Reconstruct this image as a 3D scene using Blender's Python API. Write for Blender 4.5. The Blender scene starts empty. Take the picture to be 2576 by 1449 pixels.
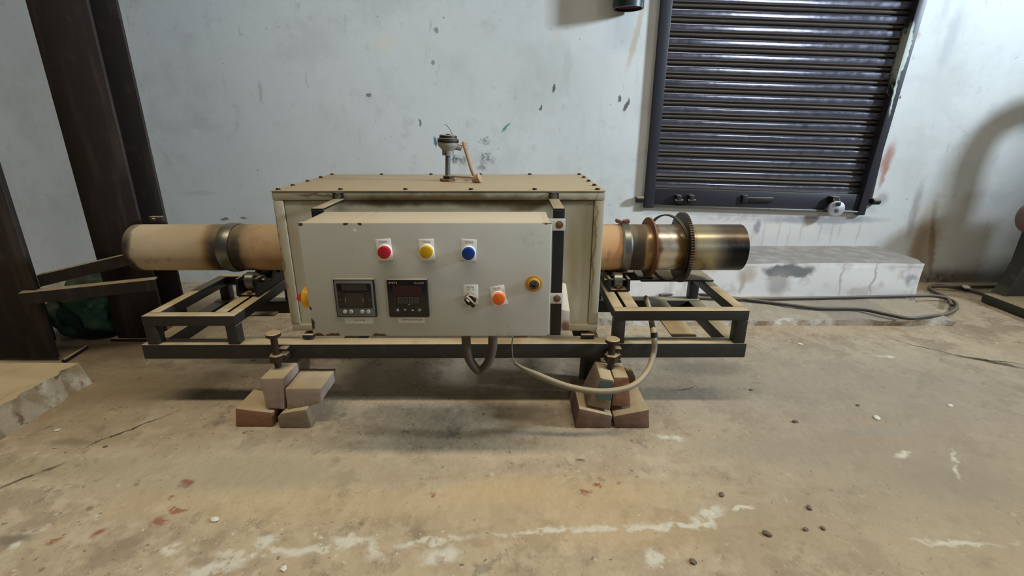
import bpy, bmesh, math, random
from mathutils import Vector, Matrix, noise as mnoise

C = bpy.context.scene.collection
SC = bpy.context.scene
R = math.radians
random.seed(7)

# ------------------------------------------------------------------ camera, world, lights, exposure
CAM_H, PITCH, FPX = 0.89, R(18.4), 1240.0
cam_d = bpy.data.cameras.new('camera')
cam = bpy.data.objects.new('camera', cam_d); C.objects.link(cam)
cam.location = (0, 0, CAM_H); cam.rotation_euler = (R(90) - PITCH, 0, 0)
cam_d.sensor_width = 36; cam_d.lens = FPX / 2576 * 36; cam_d.clip_start = 0.02
SC.camera = cam
SC.view_settings.view_transform = 'Standard'; SC.view_settings.look = 'None'
SC.view_settings.gamma = 1; SC.view_settings.exposure = 0.0
SC.view_settings.use_curve_mapping = False

w = bpy.data.worlds.new('world'); SC.world = w; w.use_nodes = True
w.node_tree.nodes['Background'].inputs[0].default_value = (1.0, 0.97, 0.90, 1)
w.node_tree.nodes['Background'].inputs[1].default_value = 0.03

def area(name, loc, target, sx, sy, power, col, spread=180):
    d = bpy.data.lights.new(name, 'AREA'); d.shape = 'RECTANGLE'; d.size = sx; d.size_y = sy
    d.energy = power; d.color = col; d.spread = R(spread)
    o = bpy.data.objects.new(name, d); C.objects.link(o); o.location = loc
    o.rotation_euler = (Vector(target) - Vector(loc)).to_track_quat('-Z', 'Y').to_euler()
    return o
area('roof_light_strip', (0.0, 0.36, 4.2), (0.0, 0.44, 0), 6.0, 0.30, 55, (1.0, 0.92, 0.78), 110)
area('side_window_light', (4.6, 0.78, 2.25), (-0.3, 2.78, 1.85), 0.45, 0.45, 74, (0.71, 0.85, 1.0), 84)
area('doorway_light', (4.0, -3.0, 2.35), (1.6, 2.7, 1.0), 1.0, 0.7, 26, (0.82, 0.92, 1.0))

# ------------------------------------------------------------------ coordinate helpers (photo measurements -> metres)
ST, CT = math.sin(PITCH), math.cos(PITCH)
def V(px, py, D):
    """point seen at (px, py) standing at horizontal distance D"""
    v = (py - 724) / FPX
    t = D / (CT - v * ST)
    return Vector(((px - 1288) / FPX * t, D, CAM_H - t * (ST + v * CT)))
def F(px, py, z=0.0):
    """point seen at (px, py) lying at height z"""
    v = (py - 724) / FPX
    t = (CAM_H - z) / (ST + v * CT)
    return Vector(((px - 1288) / FPX * t, t * (CT - v * ST), z))

# ------------------------------------------------------------------ materials
def lin(r, g, b):
    f = lambda c: c / 12.92 if c <= 0.04045 else ((c + 0.055) / 1.055) ** 2.4
    return (f(r / 255), f(g / 255), f(b / 255), 1)

class Mat:
    def __init__(s, name, col, rough=0.7, metal=0.0, spec=0.4):
        s.m = bpy.data.materials.new(name); s.m.use_nodes = True
        s.nt = s.m.node_tree; s.b = s.nt.nodes['Principled BSDF']
        s.b.inputs['Roughness'].default_value = rough
        s.b.inputs['Metallic'].default_value = metal
        s.b.inputs['Specular IOR Level'].default_value = spec
        g = s.n('ShaderNodeNewGeometry'); s.pos = g.outputs['Position']; s.nor = g.outputs['Normal']
        rgb = s.n('ShaderNodeRGB'); rgb.outputs[0].default_value = col; s.c = rgb.outputs[0]
        s.warps = {}; s.breaks = {}; s.done()
    def n(s, t): return s.nt.nodes.new(t)
    def l(s, a, b): s.nt.links.new(a, b)
    def done(s): s.l(s.c, s.b.inputs['Base Color']); return s
    def math(s, op, a, b=None, clamp=False):
        m = s.n('ShaderNodeMath'); m.operation = op; m.use_clamp = clamp
        for i, x in enumerate((a, b)):
            if x is None: continue
            if isinstance(x, (int, float)): m.inputs[i].default_value = x
            else: s.l(x, m.inputs[i])
        return m.outputs[0]
    def mix(s, fac, col):
        m = s.n('ShaderNodeMix'); m.data_type = 'RGBA'
        if isinstance(fac, (int, float)): m.inputs[0].default_value = fac
        else: s.l(fac, m.inputs[0])
        s.l(s.c, m.inputs[6])
        if isinstance(col, tuple): m.inputs[7].default_value = col
        else: s.l(col, m.inputs[7])
        s.c = m.outputs[2]; return s.done()
    def noise(s, scale, detail=4, rough=0.55, stretch=None, off=0.0):
        t = s.n('ShaderNodeTexNoise'); t.inputs['Scale'].default_value = scale
        t.inputs['Detail'].default_value = detail; t.inputs['Roughness'].default_value = rough
        src = s.pos
        mp = s.n('ShaderNodeMapping'); mp.inputs[1].default_value = (off, off * 1.7, off * 0.6)
        if stretch: mp.inputs[3].default_value = stretch
        s.l(s.pos, mp.inputs[0]); s.l(mp.outputs[0], t.inputs['Vector'])
        return t.outputs['Fac']
    def ramp(s, x, lo, hi, a=0.0, b=1.0):
        m = s.n('ShaderNodeMapRange'); m.interpolation_type = 'SMOOTHSTEP'
        s.l(x, m.inputs[0])
        for i, v in enumerate((lo, hi, a, b)): m.inputs[1 + i].default_value = v
        return m.outputs[0]
    def mottle(s, scale, lo, hi, col, strength=1.0, **k):
        return s.mix(s.math('MULTIPLY', s.ramp(s.noise(scale, **k), lo, hi), strength), col)
    def warp(s, amt, scale):
        key = (amt, scale)
        if key not in s.warps:
            t = s.n('ShaderNodeTexNoise'); t.inputs['Scale'].default_value = scale; t.inputs['Detail'].default_value = 4
            s.l(s.pos, t.inputs['Vector'])
            a = s.n('ShaderNodeVectorMath'); a.operation = 'SUBTRACT'; s.l(t.outputs['Color'], a.inputs[0]); a.inputs[1].default_value = (.5, .5, .5)
            b = s.n('ShaderNodeVectorMath'); b.operation = 'SCALE'; s.l(a.outputs[0], b.inputs[0]); b.inputs['Scale'].default_value = amt
            c = s.n('ShaderNodeVectorMath'); c.operation = 'ADD'; s.l(s.pos, c.inputs[0]); s.l(b.outputs[0], c.inputs[1])
            s.warps[key] = c.outputs[0]
        return s.warps[key]
    def brk(s, scale, lo, hi):
        key = (scale, lo, hi)
        if key not in s.breaks: s.breaks[key] = s.ramp(s.noise(scale, 5, 0.65, off=3.3), lo, hi)
        return s.breaks[key]
    def stain(s, c, r, col, strength=1.0, soft=0.4, ang=0.0, plane='xz', warp=(0.03, 30), brk=None):
        mp = s.n('ShaderNodeMapping'); mp.vector_type = 'TEXTURE'
        mp.inputs[1].default_value = tuple(c)
        if plane == 'xz':
            mp.inputs[2].default_value = (0, -ang, 0); mp.inputs[3].default_value = (r[0], 1e4, r[1])
        else:
            mp.inputs[2].default_value = (0, 0, ang); mp.inputs[3].default_value = (r[0], r[1], 1e4)
        s.l(s.warp(*warp), mp.inputs[0])
        ln = s.n('ShaderNodeVectorMath'); ln.operation = 'LENGTH'; s.l(mp.outputs[0], ln.inputs[0])
        f = s.ramp(ln.outputs['Value'], 1 + soft, max(0.0, 1 - soft), 0, strength)
        if brk: f = s.math('MULTIPLY', f, s.brk(*brk))
        return s.mix(f, col)
    def line(s, p, q, wd, col, **k):
        """stain along the segment p-q (wall: xz plane, floor: xy plane)"""
        p, q = Vector(p), Vector(q); d = q - p; pl = k.get('plane', 'xz')
        a = math.atan2(d.z, d.x) if pl == 'xz' else math.atan2(d.y, d.x)
        return s.stain((p + q) / 2, (d.length / 2, wd / 2), col, ang=a, **k)
    def dust(s, col=None, amt=0.9, lo=0.35, hi=0.8):
        col = col or DUST
        sep = s.n('ShaderNodeSeparateXYZ'); s.l(s.nor, sep.inputs[0])
        f = s.ramp(sep.outputs['Z'], lo, hi)
        n = s.ramp(s.noise(14, 4), 0.25, 0.6, 0.75, 1.0)
        return s.mix(s.math('MULTIPLY', s.math('MULTIPLY', f, n), amt), col)
    def bump(s, scale, strength, dist=0.01, **k):
        b = s.n('ShaderNodeBump'); b.inputs['Strength'].default_value = strength; b.inputs['Distance'].default_value = dist
        s.l(s.noise(scale, **k), b.inputs['Height']); s.l(b.outputs[0], s.b.inputs['Normal']); return s
    def roughvar(s, scale, a, b):
        s.l(s.ramp(s.noise(scale, 4), 0.3, 0.7, a, b), s.b.inputs['Roughness']); return s

DUST = lin(202, 179, 138)

# back wall: dirty white limewash
wall_m = Mat('limewash', lin(222, 225, 222), 0.85, spec=0.2)
wall_m.mottle(1.1, 0.40, 0.75, lin(196, 198, 192), 0.55)
wall_m.mottle(5.0, 0.55, 0.78, lin(184, 186, 180), 0.35, detail=6)
wall_m.mottle(3.0, 0.60, 0.80, lin(172, 172, 164), 0.35, stretch=(3, 1, 0.5), off=5.0)
wall_m.mottle(2.2, 0.50, 0.64, lin(186, 188, 182), 0.3, detail=10, rough=0.7, off=13.0)
wall_m.mottle(6.0, 0.58, 0.66, lin(160, 162, 156), 0.2, detail=10, rough=0.7, off=17.0)
wall_m.mottle(11, 0.62, 0.70, lin(150, 150, 146), 0.35, detail=8, rough=0.7, stretch=(2, 1, 0.6), off=21.0)
wall_m.mottle(36, 0.70, 0.74, lin(96, 96, 94), 0.5, detail=3, off=25.0)
wall_m.mottle(22, 0.66, 0.80, lin(150, 152, 146), 0.35, detail=6, off=9.0)
def ws(px, py, rx, ry, col, st=0.7, soft=0.4, ang=0, warp=(0.03, 30), brk=None):
    if 1100 < px < 1300 and 340 < py < 430: warp, brk = (0.08, 26), (70, .36, .58)
    ex = 128 if px < 500 else 128 + (px - 500) / 700 * 36 if px < 1200 else min(214, 164 + (px - 1200) / 1000 * 50)
    col = [min(228, c * 222 / ex) for c in col]
    wall_m.stain(V(px, py, 2.78), (rx * 0.00213, ry * 0.00225), lin(*col), st, soft, ang, warp=warp, brk=brk)
GREY = (120, 122, 116)
for a in [(970, 108, 22, 20, (160, 156, 142), .55), (1070, 104, 12, 12, (158, 156, 146), .5), (1098, 75, 6, 7, (95, 98, 94), .8),
          (1090, 157, 5, 5, (95, 98, 94), .8), (928, 240, 5, 4, (70, 70, 74), .8), (1401, 93, 13, 14, (165, 163, 154), .5),
          (1176, 160, 7, 14, (160, 160, 156), .6), (1394, 222, 4, 8, (70, 66, 62), .9, .3, -.4), (1360, 272, 3, 7, (80, 74, 70), .9, .3, -.5),
          (1558, 247, 4, 8, (80, 78, 74), .9, .3), (1576, 262, 4, 15, (75, 72, 66), .9, .3, -.35), (1272, 320, 3, 14, (52, 120, 106), .9, .3, -.7),
          (1290, 295, 2, 24, (140, 165, 158), .4, .4, -.75), (1057, 308, 3, 9, (80, 80, 78), .8, .3), (1095, 357, 4, 12, (40, 75, 88), .9, .4, .25),
          (1218, 355, 14, 7, (80, 84, 84), .85, .5), (1224, 396, 16, 12, (92, 94, 92), .8, .6), (1213, 420, 12, 8, (98, 100, 98), .8, .6),
          (1158, 402, 18, 12, (92, 92, 92), .8, .6), (1147, 400, 4, 8, (40, 92, 84), .9, .3), (1066, 396, 8, 26, (160, 158, 150), .7, .4, .8),
          (610, 228, 14, 22, (140, 140, 132), .4, .7), (655, 232, 5, 22, (112, 112, 106), .6, .4), (700, 500, 60, 12, (130, 132, 126), .4, .8),
          (500, 485, 40, 6, (110, 112, 106), .5, .6), (565, 550, 10, 3, (60, 60, 56), .8), (612, 549, 8, 3, (60, 60, 56), .8),
          (745, 280, 9, 9, (150, 150, 142), .5, .6), (860, 250, 40, 14, (150, 152, 146), .3, .8), (1600, 90, 7, 66, (168, 152, 120), .65, .5, -.22)]:
    ws(*a)
# lower band under the shutter and the right bay
for a in [(1880, 560, 330, 34, (212, 200, 192), .8, .5), (2050, 600, 200, 44, (216, 208, 200), .6, .6), (2060, 553, 150, 9, (150, 150, 152), .85, .5),
          (1850, 545, 90, 10, (168, 160, 162), .7, .5), (1905, 572, 8, 18, (130, 128, 134), .8, .5), (1890, 655, 12, 6, (140, 138, 140), .7, .5),
          (2232, 400, 12, 34, (160, 96, 80), .75, .7, -.15), (2222, 440, 6, 30, (168, 116, 100), .7, .6, -.1), (2300, 90, 10, 12, (172, 120, 110), .5, .6, -.7),
          (2325, 625, 34, 100, (150, 126, 94), .8, .8, .12), (2302, 640, 16, 80, (150, 128, 104), .7, .7), (2345, 610, 8, 90, (132, 106, 72), .7, .7, .2),
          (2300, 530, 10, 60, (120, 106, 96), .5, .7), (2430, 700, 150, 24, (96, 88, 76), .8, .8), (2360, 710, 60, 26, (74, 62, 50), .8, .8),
          (2265, 245, 3, 3, (110, 70, 90), .9), (2390, 100, 14, 60, (168, 172, 176), .5, .7, -.1), (2310, 200, 60, 10, (190, 194, 196), .4, .7),
          (1185, 640, 500, 30, (190, 188, 180), .4, .8), (480, 720, 240, 26, (120, 116, 106), .7, .7), (90, 640, 90, 70, (150, 150, 134), .4, .8),
          (2220, 500, 14, 16, (150, 146, 146), .6, .6), (1640, 360, 12, 120, (205, 200, 192), .5, .6)]:
    ws(*a, brk=(30, 0.3, 0.62) if 40 < a[2] < 140 else None)
for k in range(13):
    x = 1760 + k * 33 + random.uniform(-10, 10)
    ws(x, 588 + random.uniform(-15, 15), 3, random.uniform(18, 42), (180, 166, 156), .45, .7, -0.05)
wall_m.bump(14, 0.12, 0.008, detail=4)

# concrete floor under tan dust
floor_m = Mat('dusty_concrete', lin(188, 168, 138), 0.85, spec=0.25)
floor_m.mottle(1.3, 0.42, 0.62, lin(178, 158, 130), 0.6, detail=6)
floor_m.mottle(3.2, 0.50, 0.66, lin(200, 182, 148), 0.7, detail=7, off=2.0)
floor_m.mottle(7.0, 0.52, 0.70, lin(164, 146, 120), 0.5, detail=8, off=4.0)
floor_m.mottle(12, 0.52, 0.66, lin(214, 200, 170), 0.45, detail=8, off=12.0)
floor_m.mottle(16, 0.54, 0.68, lin(152, 132, 106), 0.45, detail=8, off=6.5)
floor_m.mottle(26, 0.66, 0.72, lin(104, 92, 74), 0.8, detail=5, off=1.5)
floor_m.mottle(34, 0.66, 0.72, lin(226, 216, 192), 0.7, detail=5, off=8.5)
floor_m.mottle(4.5, 0.48, 0.58, lin(208, 190, 158), 0.5, detail=10, rough=0.72, off=15.0)
floor_m.mottle(5.5, 0.53, 0.61, lin(148, 130, 106), 0.55, detail=10, rough=0.72, off=18.0)
floor_m.mottle(9.0, 0.60, 0.66, lin(132, 120, 104), 0.6, detail=10, rough=0.7, off=23.0)
floor_m.mottle(60, 0.66, 0.70, lin(100, 86, 68), 0.7, detail=3, off=27.0)
floor_m.mottle(70, 0.67, 0.71, lin(228, 218, 196), 0.6, detail=3, off=31.0)
floor_m.mottle(140, 0.55, 0.8, lin(140, 126, 104), 0.35, detail=3)
def fs(px, py, rx, ry, col, st=0.7, soft=0.4, ang=0, warp=(0.06, 14), brk=None):
    c = F(px, py); k = (c - Vector((0, 0, CAM_H))).length / FPX
    g = k * c.y / CAM_H * 1.05
    floor_m.stain(c, (rx * k, ry * max(g, k)), lin(*[min(235, c_ * 1.16) for c_ in col]), st, soft, ang, 'xy', warp, brk)
def fl(p, q, wd, col, st=0.9, soft=0.5, warp=(0.06, 22), brk=(34, 0.36, 0.54)):
    floor_m.line(F(*p), F(*q), wd, lin(*col), strength=st, soft=soft, plane='xy', warp=warp, brk=brk)
for a in [(640, 1190, 150, 45, (146, 136, 112), .75, .4), (560, 1180, 260, 70, (158, 146, 118), .5, .6), (820, 1270, 420, 40, (176, 155, 118), .5, .7),
          (1450, 1240, 260, 44, (176, 154, 116), .65, .7), (1250, 1230, 120, 30, (178, 155, 118), .5, .7), (1560, 1330, 280, 50, (178, 154, 116), .5, .7),
          (2150, 980, 460, 110, (140, 130, 116), .75, .8), (2300, 1200, 340, 130, (146, 134, 114), .7, .8), (1960, 1130, 170, 30, (140, 130, 112), .5, .6),
          (2400, 1210, 110, 40, (136, 126, 108), .5, .6), (1900, 1330, 150, 60, (150, 134, 108), .6, .6), (1780, 925, 90, 16, (112, 104, 92), .6, .6),
          (470, 1215, 10, 10, (112, 90, 76), .6, .4), (2215, 1085, 60, 8, (140, 134, 124), .6, .6),
          (110, 1180, 120, 20, (130, 120, 88), .5, .7), (180, 1110, 36, 8, (108, 98, 72), .5, .6), (30, 1355, 34, 12, (104, 98, 84), .7, .5),
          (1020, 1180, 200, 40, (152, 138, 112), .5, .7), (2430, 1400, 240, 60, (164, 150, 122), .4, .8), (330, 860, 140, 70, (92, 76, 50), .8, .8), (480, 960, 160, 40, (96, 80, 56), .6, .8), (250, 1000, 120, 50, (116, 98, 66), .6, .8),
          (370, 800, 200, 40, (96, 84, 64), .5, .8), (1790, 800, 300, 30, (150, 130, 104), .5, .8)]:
    fs(*a)
for a in [(404, 1310, 16, 10), (440, 1285, 20, 6), (462, 1215, 9, 7), (245, 1340, 9, 12), (130, 1362, 10, 6), (430, 1250, 6, 4), (1475, 1235, 18, 6), (1505, 1222, 10, 4), (1090, 1240, 6, 5), (1555, 1220, 8, 4)]:
    fs(*a, (128, 76, 56), .8, .5, 0, (0.05, 40), (60, .38, .5))
WH = (222, 216, 196)
for p, q, wd in [((470, 1440), (620, 1412), .030), ((540, 1405), (760, 1378), .022), ((640, 1372), (700, 1352), .035), ((690, 1395), (880, 1372), .026),
                 ((840, 1362), (940, 1358), .028), ((990, 1376), (1190, 1350), .022), ((920, 1385), (975, 1375), .040), ((1060, 1400), (1150, 1395), .040),
                 ((1240, 1340), (1480, 1326), .016), ((1400, 1326), (1700, 1328), .016), ((1640, 1330), (1770, 1318), .018), ((1750, 1322), (1815, 1280), .034),
                 ((1840, 1284), (1900, 1280), .014), ((400, 1390), (460, 1370), .030), ((60, 1340), (125, 1325), .025), ((0, 1400), (40, 1370), .02),
                 ((1625, 1415), (1690, 1400), .040), ((1650, 1095), (1720, 1105), .03), ((2320, 1362), (2510, 1376), .016),
                 ((2255, 1150), (2290, 1140), .022), ((2400, 1135), (2410, 1200), .014), ((2205, 895), (2260, 900), .02)]:
    fl(p, q, wd, WH)
for p, q, wd in [((205, 1130), (430, 1040), .006), ((0, 1225), (150, 1170), .012), ((2230, 850), (2400, 893), .006), ((2390, 890), (2576, 926), .022), ((2450, 905), (2576, 915), .010), ((1740, 970), (1690, 985), .006)]:
    fl(p, q, wd, (52, 46, 38), .85, .5, (0.06, 12), (18, .25, .45))
floor_m.bump(30, 0.35, 0.012, detail=8)

def paint(name, col, rough=0.5, metal=0.0, dust=0.85, wear=None, bump=0.0, spec=0.4):
    m = Mat(name, lin(*col), rough, metal, spec)
    if wear: m.mottle(18, 0.55, 0.72, lin(*wear), 0.7, detail=6)
    if dust: m.dust(amt=dust)
    if bump: m.bump(60, bump, 0.004)
    return m
M = {}
M['wall'] = wall_m; M['floor'] = floor_m
M['frame'] = paint('black_enamel_dusty', (42, 41, 38), 0.5, 0, 0.97, (58, 54, 46))
M['frame'].mottle(160, 0.74, 0.78, lin(170, 168, 160), 0.6, detail=2)
M['column'] = paint('column_brown_black', (44, 36, 32), 0.75, 0, 0.7, (62, 50, 44))
M['column'].mottle(6, .5, .7, lin(78, 68, 60), .5, stretch=(3, 3, .4), off=4)
M['bolt'] = paint('rusty_bolt', (62, 46, 38), 0.55, 0.3, 0.95, (96, 62, 44))
M['rust'] = paint('rust', (112, 68, 46), 0.8, 0.1, 0.3, (84, 50, 36))
M['nutdark'] = paint('dark_oxide', (50, 45, 42), 0.5, 0.5, 0.7)
M['black'] = paint('black_paint', (26, 26, 27), 0.5, 0, 0.7)
M['steel'] = paint('bare_steel', (128, 130, 124), 0.38, 0.85, 0.35, (92, 92, 86))
M['greysteel'] = paint('grey_cast_head', (150, 150, 142), 0.55, 0.2, 0.3, (120, 120, 112))
M['hose'] = paint('dusty_grey_hose', (132, 124, 106), 0.8, 0, 0.7, (96, 92, 84))
M['conduit'] = paint('flexible_conduit', (88, 80, 70), 0.85, 0, 0.2)
M['cable'] = paint('black_cable', (70, 70, 72), 0.6, 0, 0.35, (92, 90, 88))
M['white'] = paint('white_plate', (240, 238, 230), 0.5, 0, 0.0)
M['ink'] = paint('grey_ink', (92, 92, 90), 0.7, 0, 0)
M['lightink'] = paint('pale_print', (182, 182, 178), 0.6, 0, 0)
M['dimseg'] = paint('unlit_segment', (96, 92, 86), 0.6, 0, 0)
M['goldseg'] = paint('gold_line', (170, 156, 96), 0.5, 0, 0)
M['red'] = paint('red_lens', (190, 34, 50), 0.35, 0, 0); M['yellow'] = paint('yellow_lens', (214, 164, 22), 0.35, 0, 0)
M['blue'] = paint('blue_lens', (22, 62, 138), 0.35, 0, 0); M['orange'] = paint('orange_lens', (240, 112, 44), 0.35, 0, 0)
M['brightred'] = paint('red_knob', (238, 66, 50), 0.4, 0, 0); M['brightyellow'] = paint('yellow_disc', (240, 176, 40), 0.4, 0, 0)
M['bezel'] = paint('black_bezel', (38, 36, 35), 0.4, 0, 0.9); M['screen'] = paint('dark_screen', (34, 32, 30), 0.15, 0, 0)
M['screenbrown'] = paint('unlit_lcd', (58, 53, 47), 0.3, 0, 0); M['redwindow'] = paint('dark_red_window', (56, 26, 29), 0.2, 0, 0)
M['meterface'] = paint('grey_meter_face', (104, 106, 104), 0.5, 0, 0); M['button'] = paint('pale_button', (192, 192, 184), 0.5, 0, 0)
M['ring_yellow'] = paint('worn_yellow_ring', (196, 146, 52), 0.5, 0, 0, (150, 108, 44)); M['chrome'] = paint('satin_steel', (206, 210, 216), 0.32, 0.5, 0)
M['stop_grey'] = paint('grey_stop_core', (80, 76, 68), 0.6, 0, 0)
M['shutter'] = paint('shutter_black_enamel', (146, 147, 162), 0.30, 0.85, 0.15, (116, 117, 130), spec=0.7)
M['shutter'].roughvar(25, 0.13, 0.2); M['shutter'].bump(10, 0.08, 0.01, detail=2)
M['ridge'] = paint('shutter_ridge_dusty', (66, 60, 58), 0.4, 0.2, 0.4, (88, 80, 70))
M['rail'] = paint('guide_rail_black', (46, 46, 54), 0.45, 0, 0.2)
p1 = V(2278, 130, 2.75); p2 = V(2248, 240, 2.75)
M['rail'].stain(p1, (0.016, 0.13), lin(196, 206, 196), 1.0, .2, -0.07, warp=(0.03, 30)); M['rail'].stain(p2, (0.006, 0.09), lin(196, 206, 196), 1.0, .3, 0.0, warp=(0.02, 40))
M['brick'] = paint('dusty_fire_brick', (164, 147, 134), 0.9, 0, 0.9, (142, 124, 112), 0.4)
M['brickred'] = paint('dusty_red_brick', (142, 104, 78), 0.9, 0, 0.9, (122, 96, 80), 0.4)
M['brickgrey'] = paint('dusty_grey_brick', (136, 120, 98), 0.9, 0, 0.9, (120, 106, 88), 0.4)
M['brickbrown'] = paint('dusty_brown_brick', (126, 100, 84), 0.9, 0, 0.9, (112, 90, 80), 0.4)
M['brickdark'] = paint('dark_brick', (70, 62, 54), 0.9, 0, 0.5, (56, 50, 44), 0.4)  # darkest brick tone, for the one behind the right pier
M['wrap'] = paint('blue_green_film', (72, 96, 98), 0.3, 0, 0, (96, 104, 98))
M['net'] = paint('green_net', (44, 74, 58), 0.95, 0, 0.15, (40, 70, 54), 0.6)
M['slab'] = paint('broken_concrete', (168, 152, 126), 0.9, 0, 0.9, (142, 128, 106), 0.6)
M['slab'].mottle(7, .48, .56, lin(206, 198, 178), .8, detail=7, off=2)
M['slab'].mottle(16, .56, .62, lin(96, 84, 66), .7, detail=6, off=5)
M['slab'].dust(amt=.9, lo=.6, hi=.95)
M['stepm'] = Mat('whitewashed_step', lin(240, 239, 236), 0.85, spec=0.2)
M['stepm'].mottle(9, .52, .64, lin(204, 196, 188), .6, detail=7)
M['stepm'].mottle(3, .56, .70, lin(196, 190, 184), .6, stretch=(4, 1, .6), off=3)
for a in [(1985, 682, 62, 17, (124, 124, 126), .95, .25), (1960, 712, 26, 30, (168, 160, 152), .7, .5), (1880, 690, 20, 22, (196, 184, 170), .8, .5),
          (1868, 712, 7, 24, (186, 172, 154), .7, .5), (2292, 705, 16, 13, (160, 162, 168), .8, .5), (2297, 713, 9, 9, (226, 224, 222), 1, .4), (2118, 705, 3, 40, (186, 176, 168), .7, .6, -.04), (2200, 700, 3, 44, (176, 166, 158), .7, .6, -.08)]:
    M['stepm'].stain(V(a[0], a[1], 2.43), (a[2] * .00205, a[3] * .0021), lin(*a[4]), a[5], a[6], a[7] if len(a) > 7 else 0, warp=(0.06, 18))
M['stepm'].dust(lin(156, 148, 138), 0.96, 0.6, 0.9)
M['curb'] = Mat('whitewashed_curb', lin(214, 210, 202), 0.9, spec=0.2)
M['curb'].mottle(12, .46, .58, lin(176, 160, 138), .9, detail=7); M['curb'].dust(lin(176, 162, 138), 0.95, 0.5, 0.9)
p = V(2160, 790, 2.2); M['curb'].stain(p, (0.17, 0.2), lin(162, 152, 134), 0.95, .12, 0, warp=(0.05, 14)); M['curb'].bump(40, .5, .01)
M['machine'] = paint('machine_casting', (62, 60, 54), 0.7, 0, 0.7, (80, 82, 74)); M['machinepink'] = paint('machine_handle', (120, 96, 92), 0.6, 0, 0.6)
M['pipedark'] = paint('dark_green_pipe', (34, 46, 48), 0.4, 0, 0); M['pipered'] = paint('pipe_inside_red', (86, 30, 46), 0.6, 0, 0)
M['sleeve'] = paint('fibre_sleeve', (178, 148, 116), 0.9, 0, 0.1, (150, 118, 88)); M['wire'] = paint('thin_wire', (120, 84, 78), 0.6, 0, 0)
M['chip'] = paint('white_chip', (226, 220, 204), 0.8, 0, 0); M['pebble'] = paint('dark_pebble', (96, 84, 74), 0.8, 0, 0.2)

# furnace shell: cream grey enamel, brown drips along the top
fm = Mat('cream_grey_enamel', lin(186, 181, 160), 0.55); M['furnace'] = fm
fm.mottle(2.5, .45, .7, lin(166, 158, 130), .55); fm.mottle(8, .55, .72, lin(150, 140, 112), .4, stretch=(2, 1, .35), off=2)
for a in [(1150, 500, 270, 14, (112, 92, 56), .95, .7), (960, 510, 70, 10, (92, 74, 44), .9, .7), (1300, 514, 110, 14, (100, 82, 50), .85, .7), (800, 492, 60, 3, (96, 80, 52), .8, .6), (1450, 503, 60, 2.5, (96, 80, 52), .8, .6), (707, 640, 3, 130, (104, 86, 58), .8, .7), (1494, 620, 3, 130, (110, 84, 52), .85, .7), (1440, 700, 14, 130, (150, 128, 84), .6, .8), (1470, 600, 40, 130, (152, 136, 98), .5, .8), (735, 640, 24, 150, (150, 130, 98), .5, .8)]:
    fm.stain(V(a[0], a[1], 1.46), (a[2] * .00118, a[3] * .0012), lin(*a[4]), a[5], a[6], warp=(0.03, 25))
fm.dust(lin(180, 158, 120), 0.95)
M['seam'] = paint('rusty_seam', (96, 78, 52), 0.9, 0, 0)
# control cabinet: light grey powder coat, chipped rust along the lower edge
bm_ = Mat('light_grey_powdercoat', lin(198, 199, 189), 0.5); M['cabinet'] = bm_
bm_.mottle(3, .5, .72, lin(188, 181, 168), .5); bm_.mottle(10, .66, .76, lin(138, 132, 124), .4, detail=5)
for px, py, rx, ry in [(783, 815, 8, 10), (800, 845, 14, 5), (838, 848, 18, 8), (955, 848, 16, 8), (985, 849, 26, 3), (1120, 850, 22, 3), (1250, 851, 60, 2.5), (1350, 851, 40, 2.5), (1065, 850, 20, 2.5), (1383, 846, 6, 5), (1378, 558, 9, 4), (756, 562, 5, 4), (870, 563, 4, 2), (905, 562, 4, 2), (780, 775, 3, 3), (798, 855, 120, 2)]:
    bm_.stain(V(px, py, 1.112), (rx * .00128, ry * .00135), lin(78, 50, 42), 1.0, .25, warp=(0.016, 70))
for px, py, rx, ry in [(1340, 745, 10, 8), (1290, 845, 60, 12), (1340, 600, 30, 18), (1180, 830, 10, 4), (1270, 820, 6, 4)]:
    bm_.stain(V(px, py, 1.112), (rx * .00094, ry * .00098), lin(150, 144, 136), .4, .8, warp=(0.03, 40), brk=(60, .4, .65))
bm_.stain(V(893, 578, 1.112), (.004, .003), lin(235, 235, 230), 1, .3, warp=(.004, 60))
bm_.dust(lin(206, 186, 150), 0.95)
# process tube: heat stained along its length
tm = Mat('heat_stained_tube', lin(190, 160, 120), 0.45); M['tube'] = tm
def tx(px): return (px - 1288) * 1.742 / FPX
sep = tm.n('ShaderNodeSeparateXYZ'); tm.l(tm.warp(0.035, 16), sep.inputs[0])
cr = tm.n('ShaderNodeValToRGB'); e = cr.color_ramp.elements
stops = [(340, (40, 36, 34)), (364, (60, 52, 46)), (372, (192, 174, 148)), (420, (206, 186, 154)), (530, (192, 172, 138)), (546, (150, 118, 76)), (554, (96, 76, 54)), (564, (62, 52, 44)), (628, (58, 50, 44)),
         (636, (150, 126, 96)), (660, (200, 166, 124)), (900, (190, 160, 120)), (1500, (214, 166, 118)), (1552, (206, 156, 110)), (1560, (64, 56, 48)), (1609, (70, 60, 50)), (1612, (172, 140, 96)), (1644, (160, 124, 80)), (1651, (240, 234, 220)),
         (1680, (242, 238, 226)), (1692, (156, 124, 76)), (1726, (152, 122, 78)), (1736, (186, 174, 138)), (1770, (176, 166, 138)), (1790, (128, 122, 108)), (1806, (66, 64, 62)), (1822, (32, 32, 36)), (1862, (24, 24, 28))]
x0, x1 = tx(336), tx(1866)
while len(e) > 1: e.remove(e[-1])
for i, (px, c) in enumerate(stops):
    t = (tx(px) - x0) / (x1 - x0)
    if i == 0: e[0].position = t; el = e[0]
    else: el = e.new(t)
    el.color = lin(*c)
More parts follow.
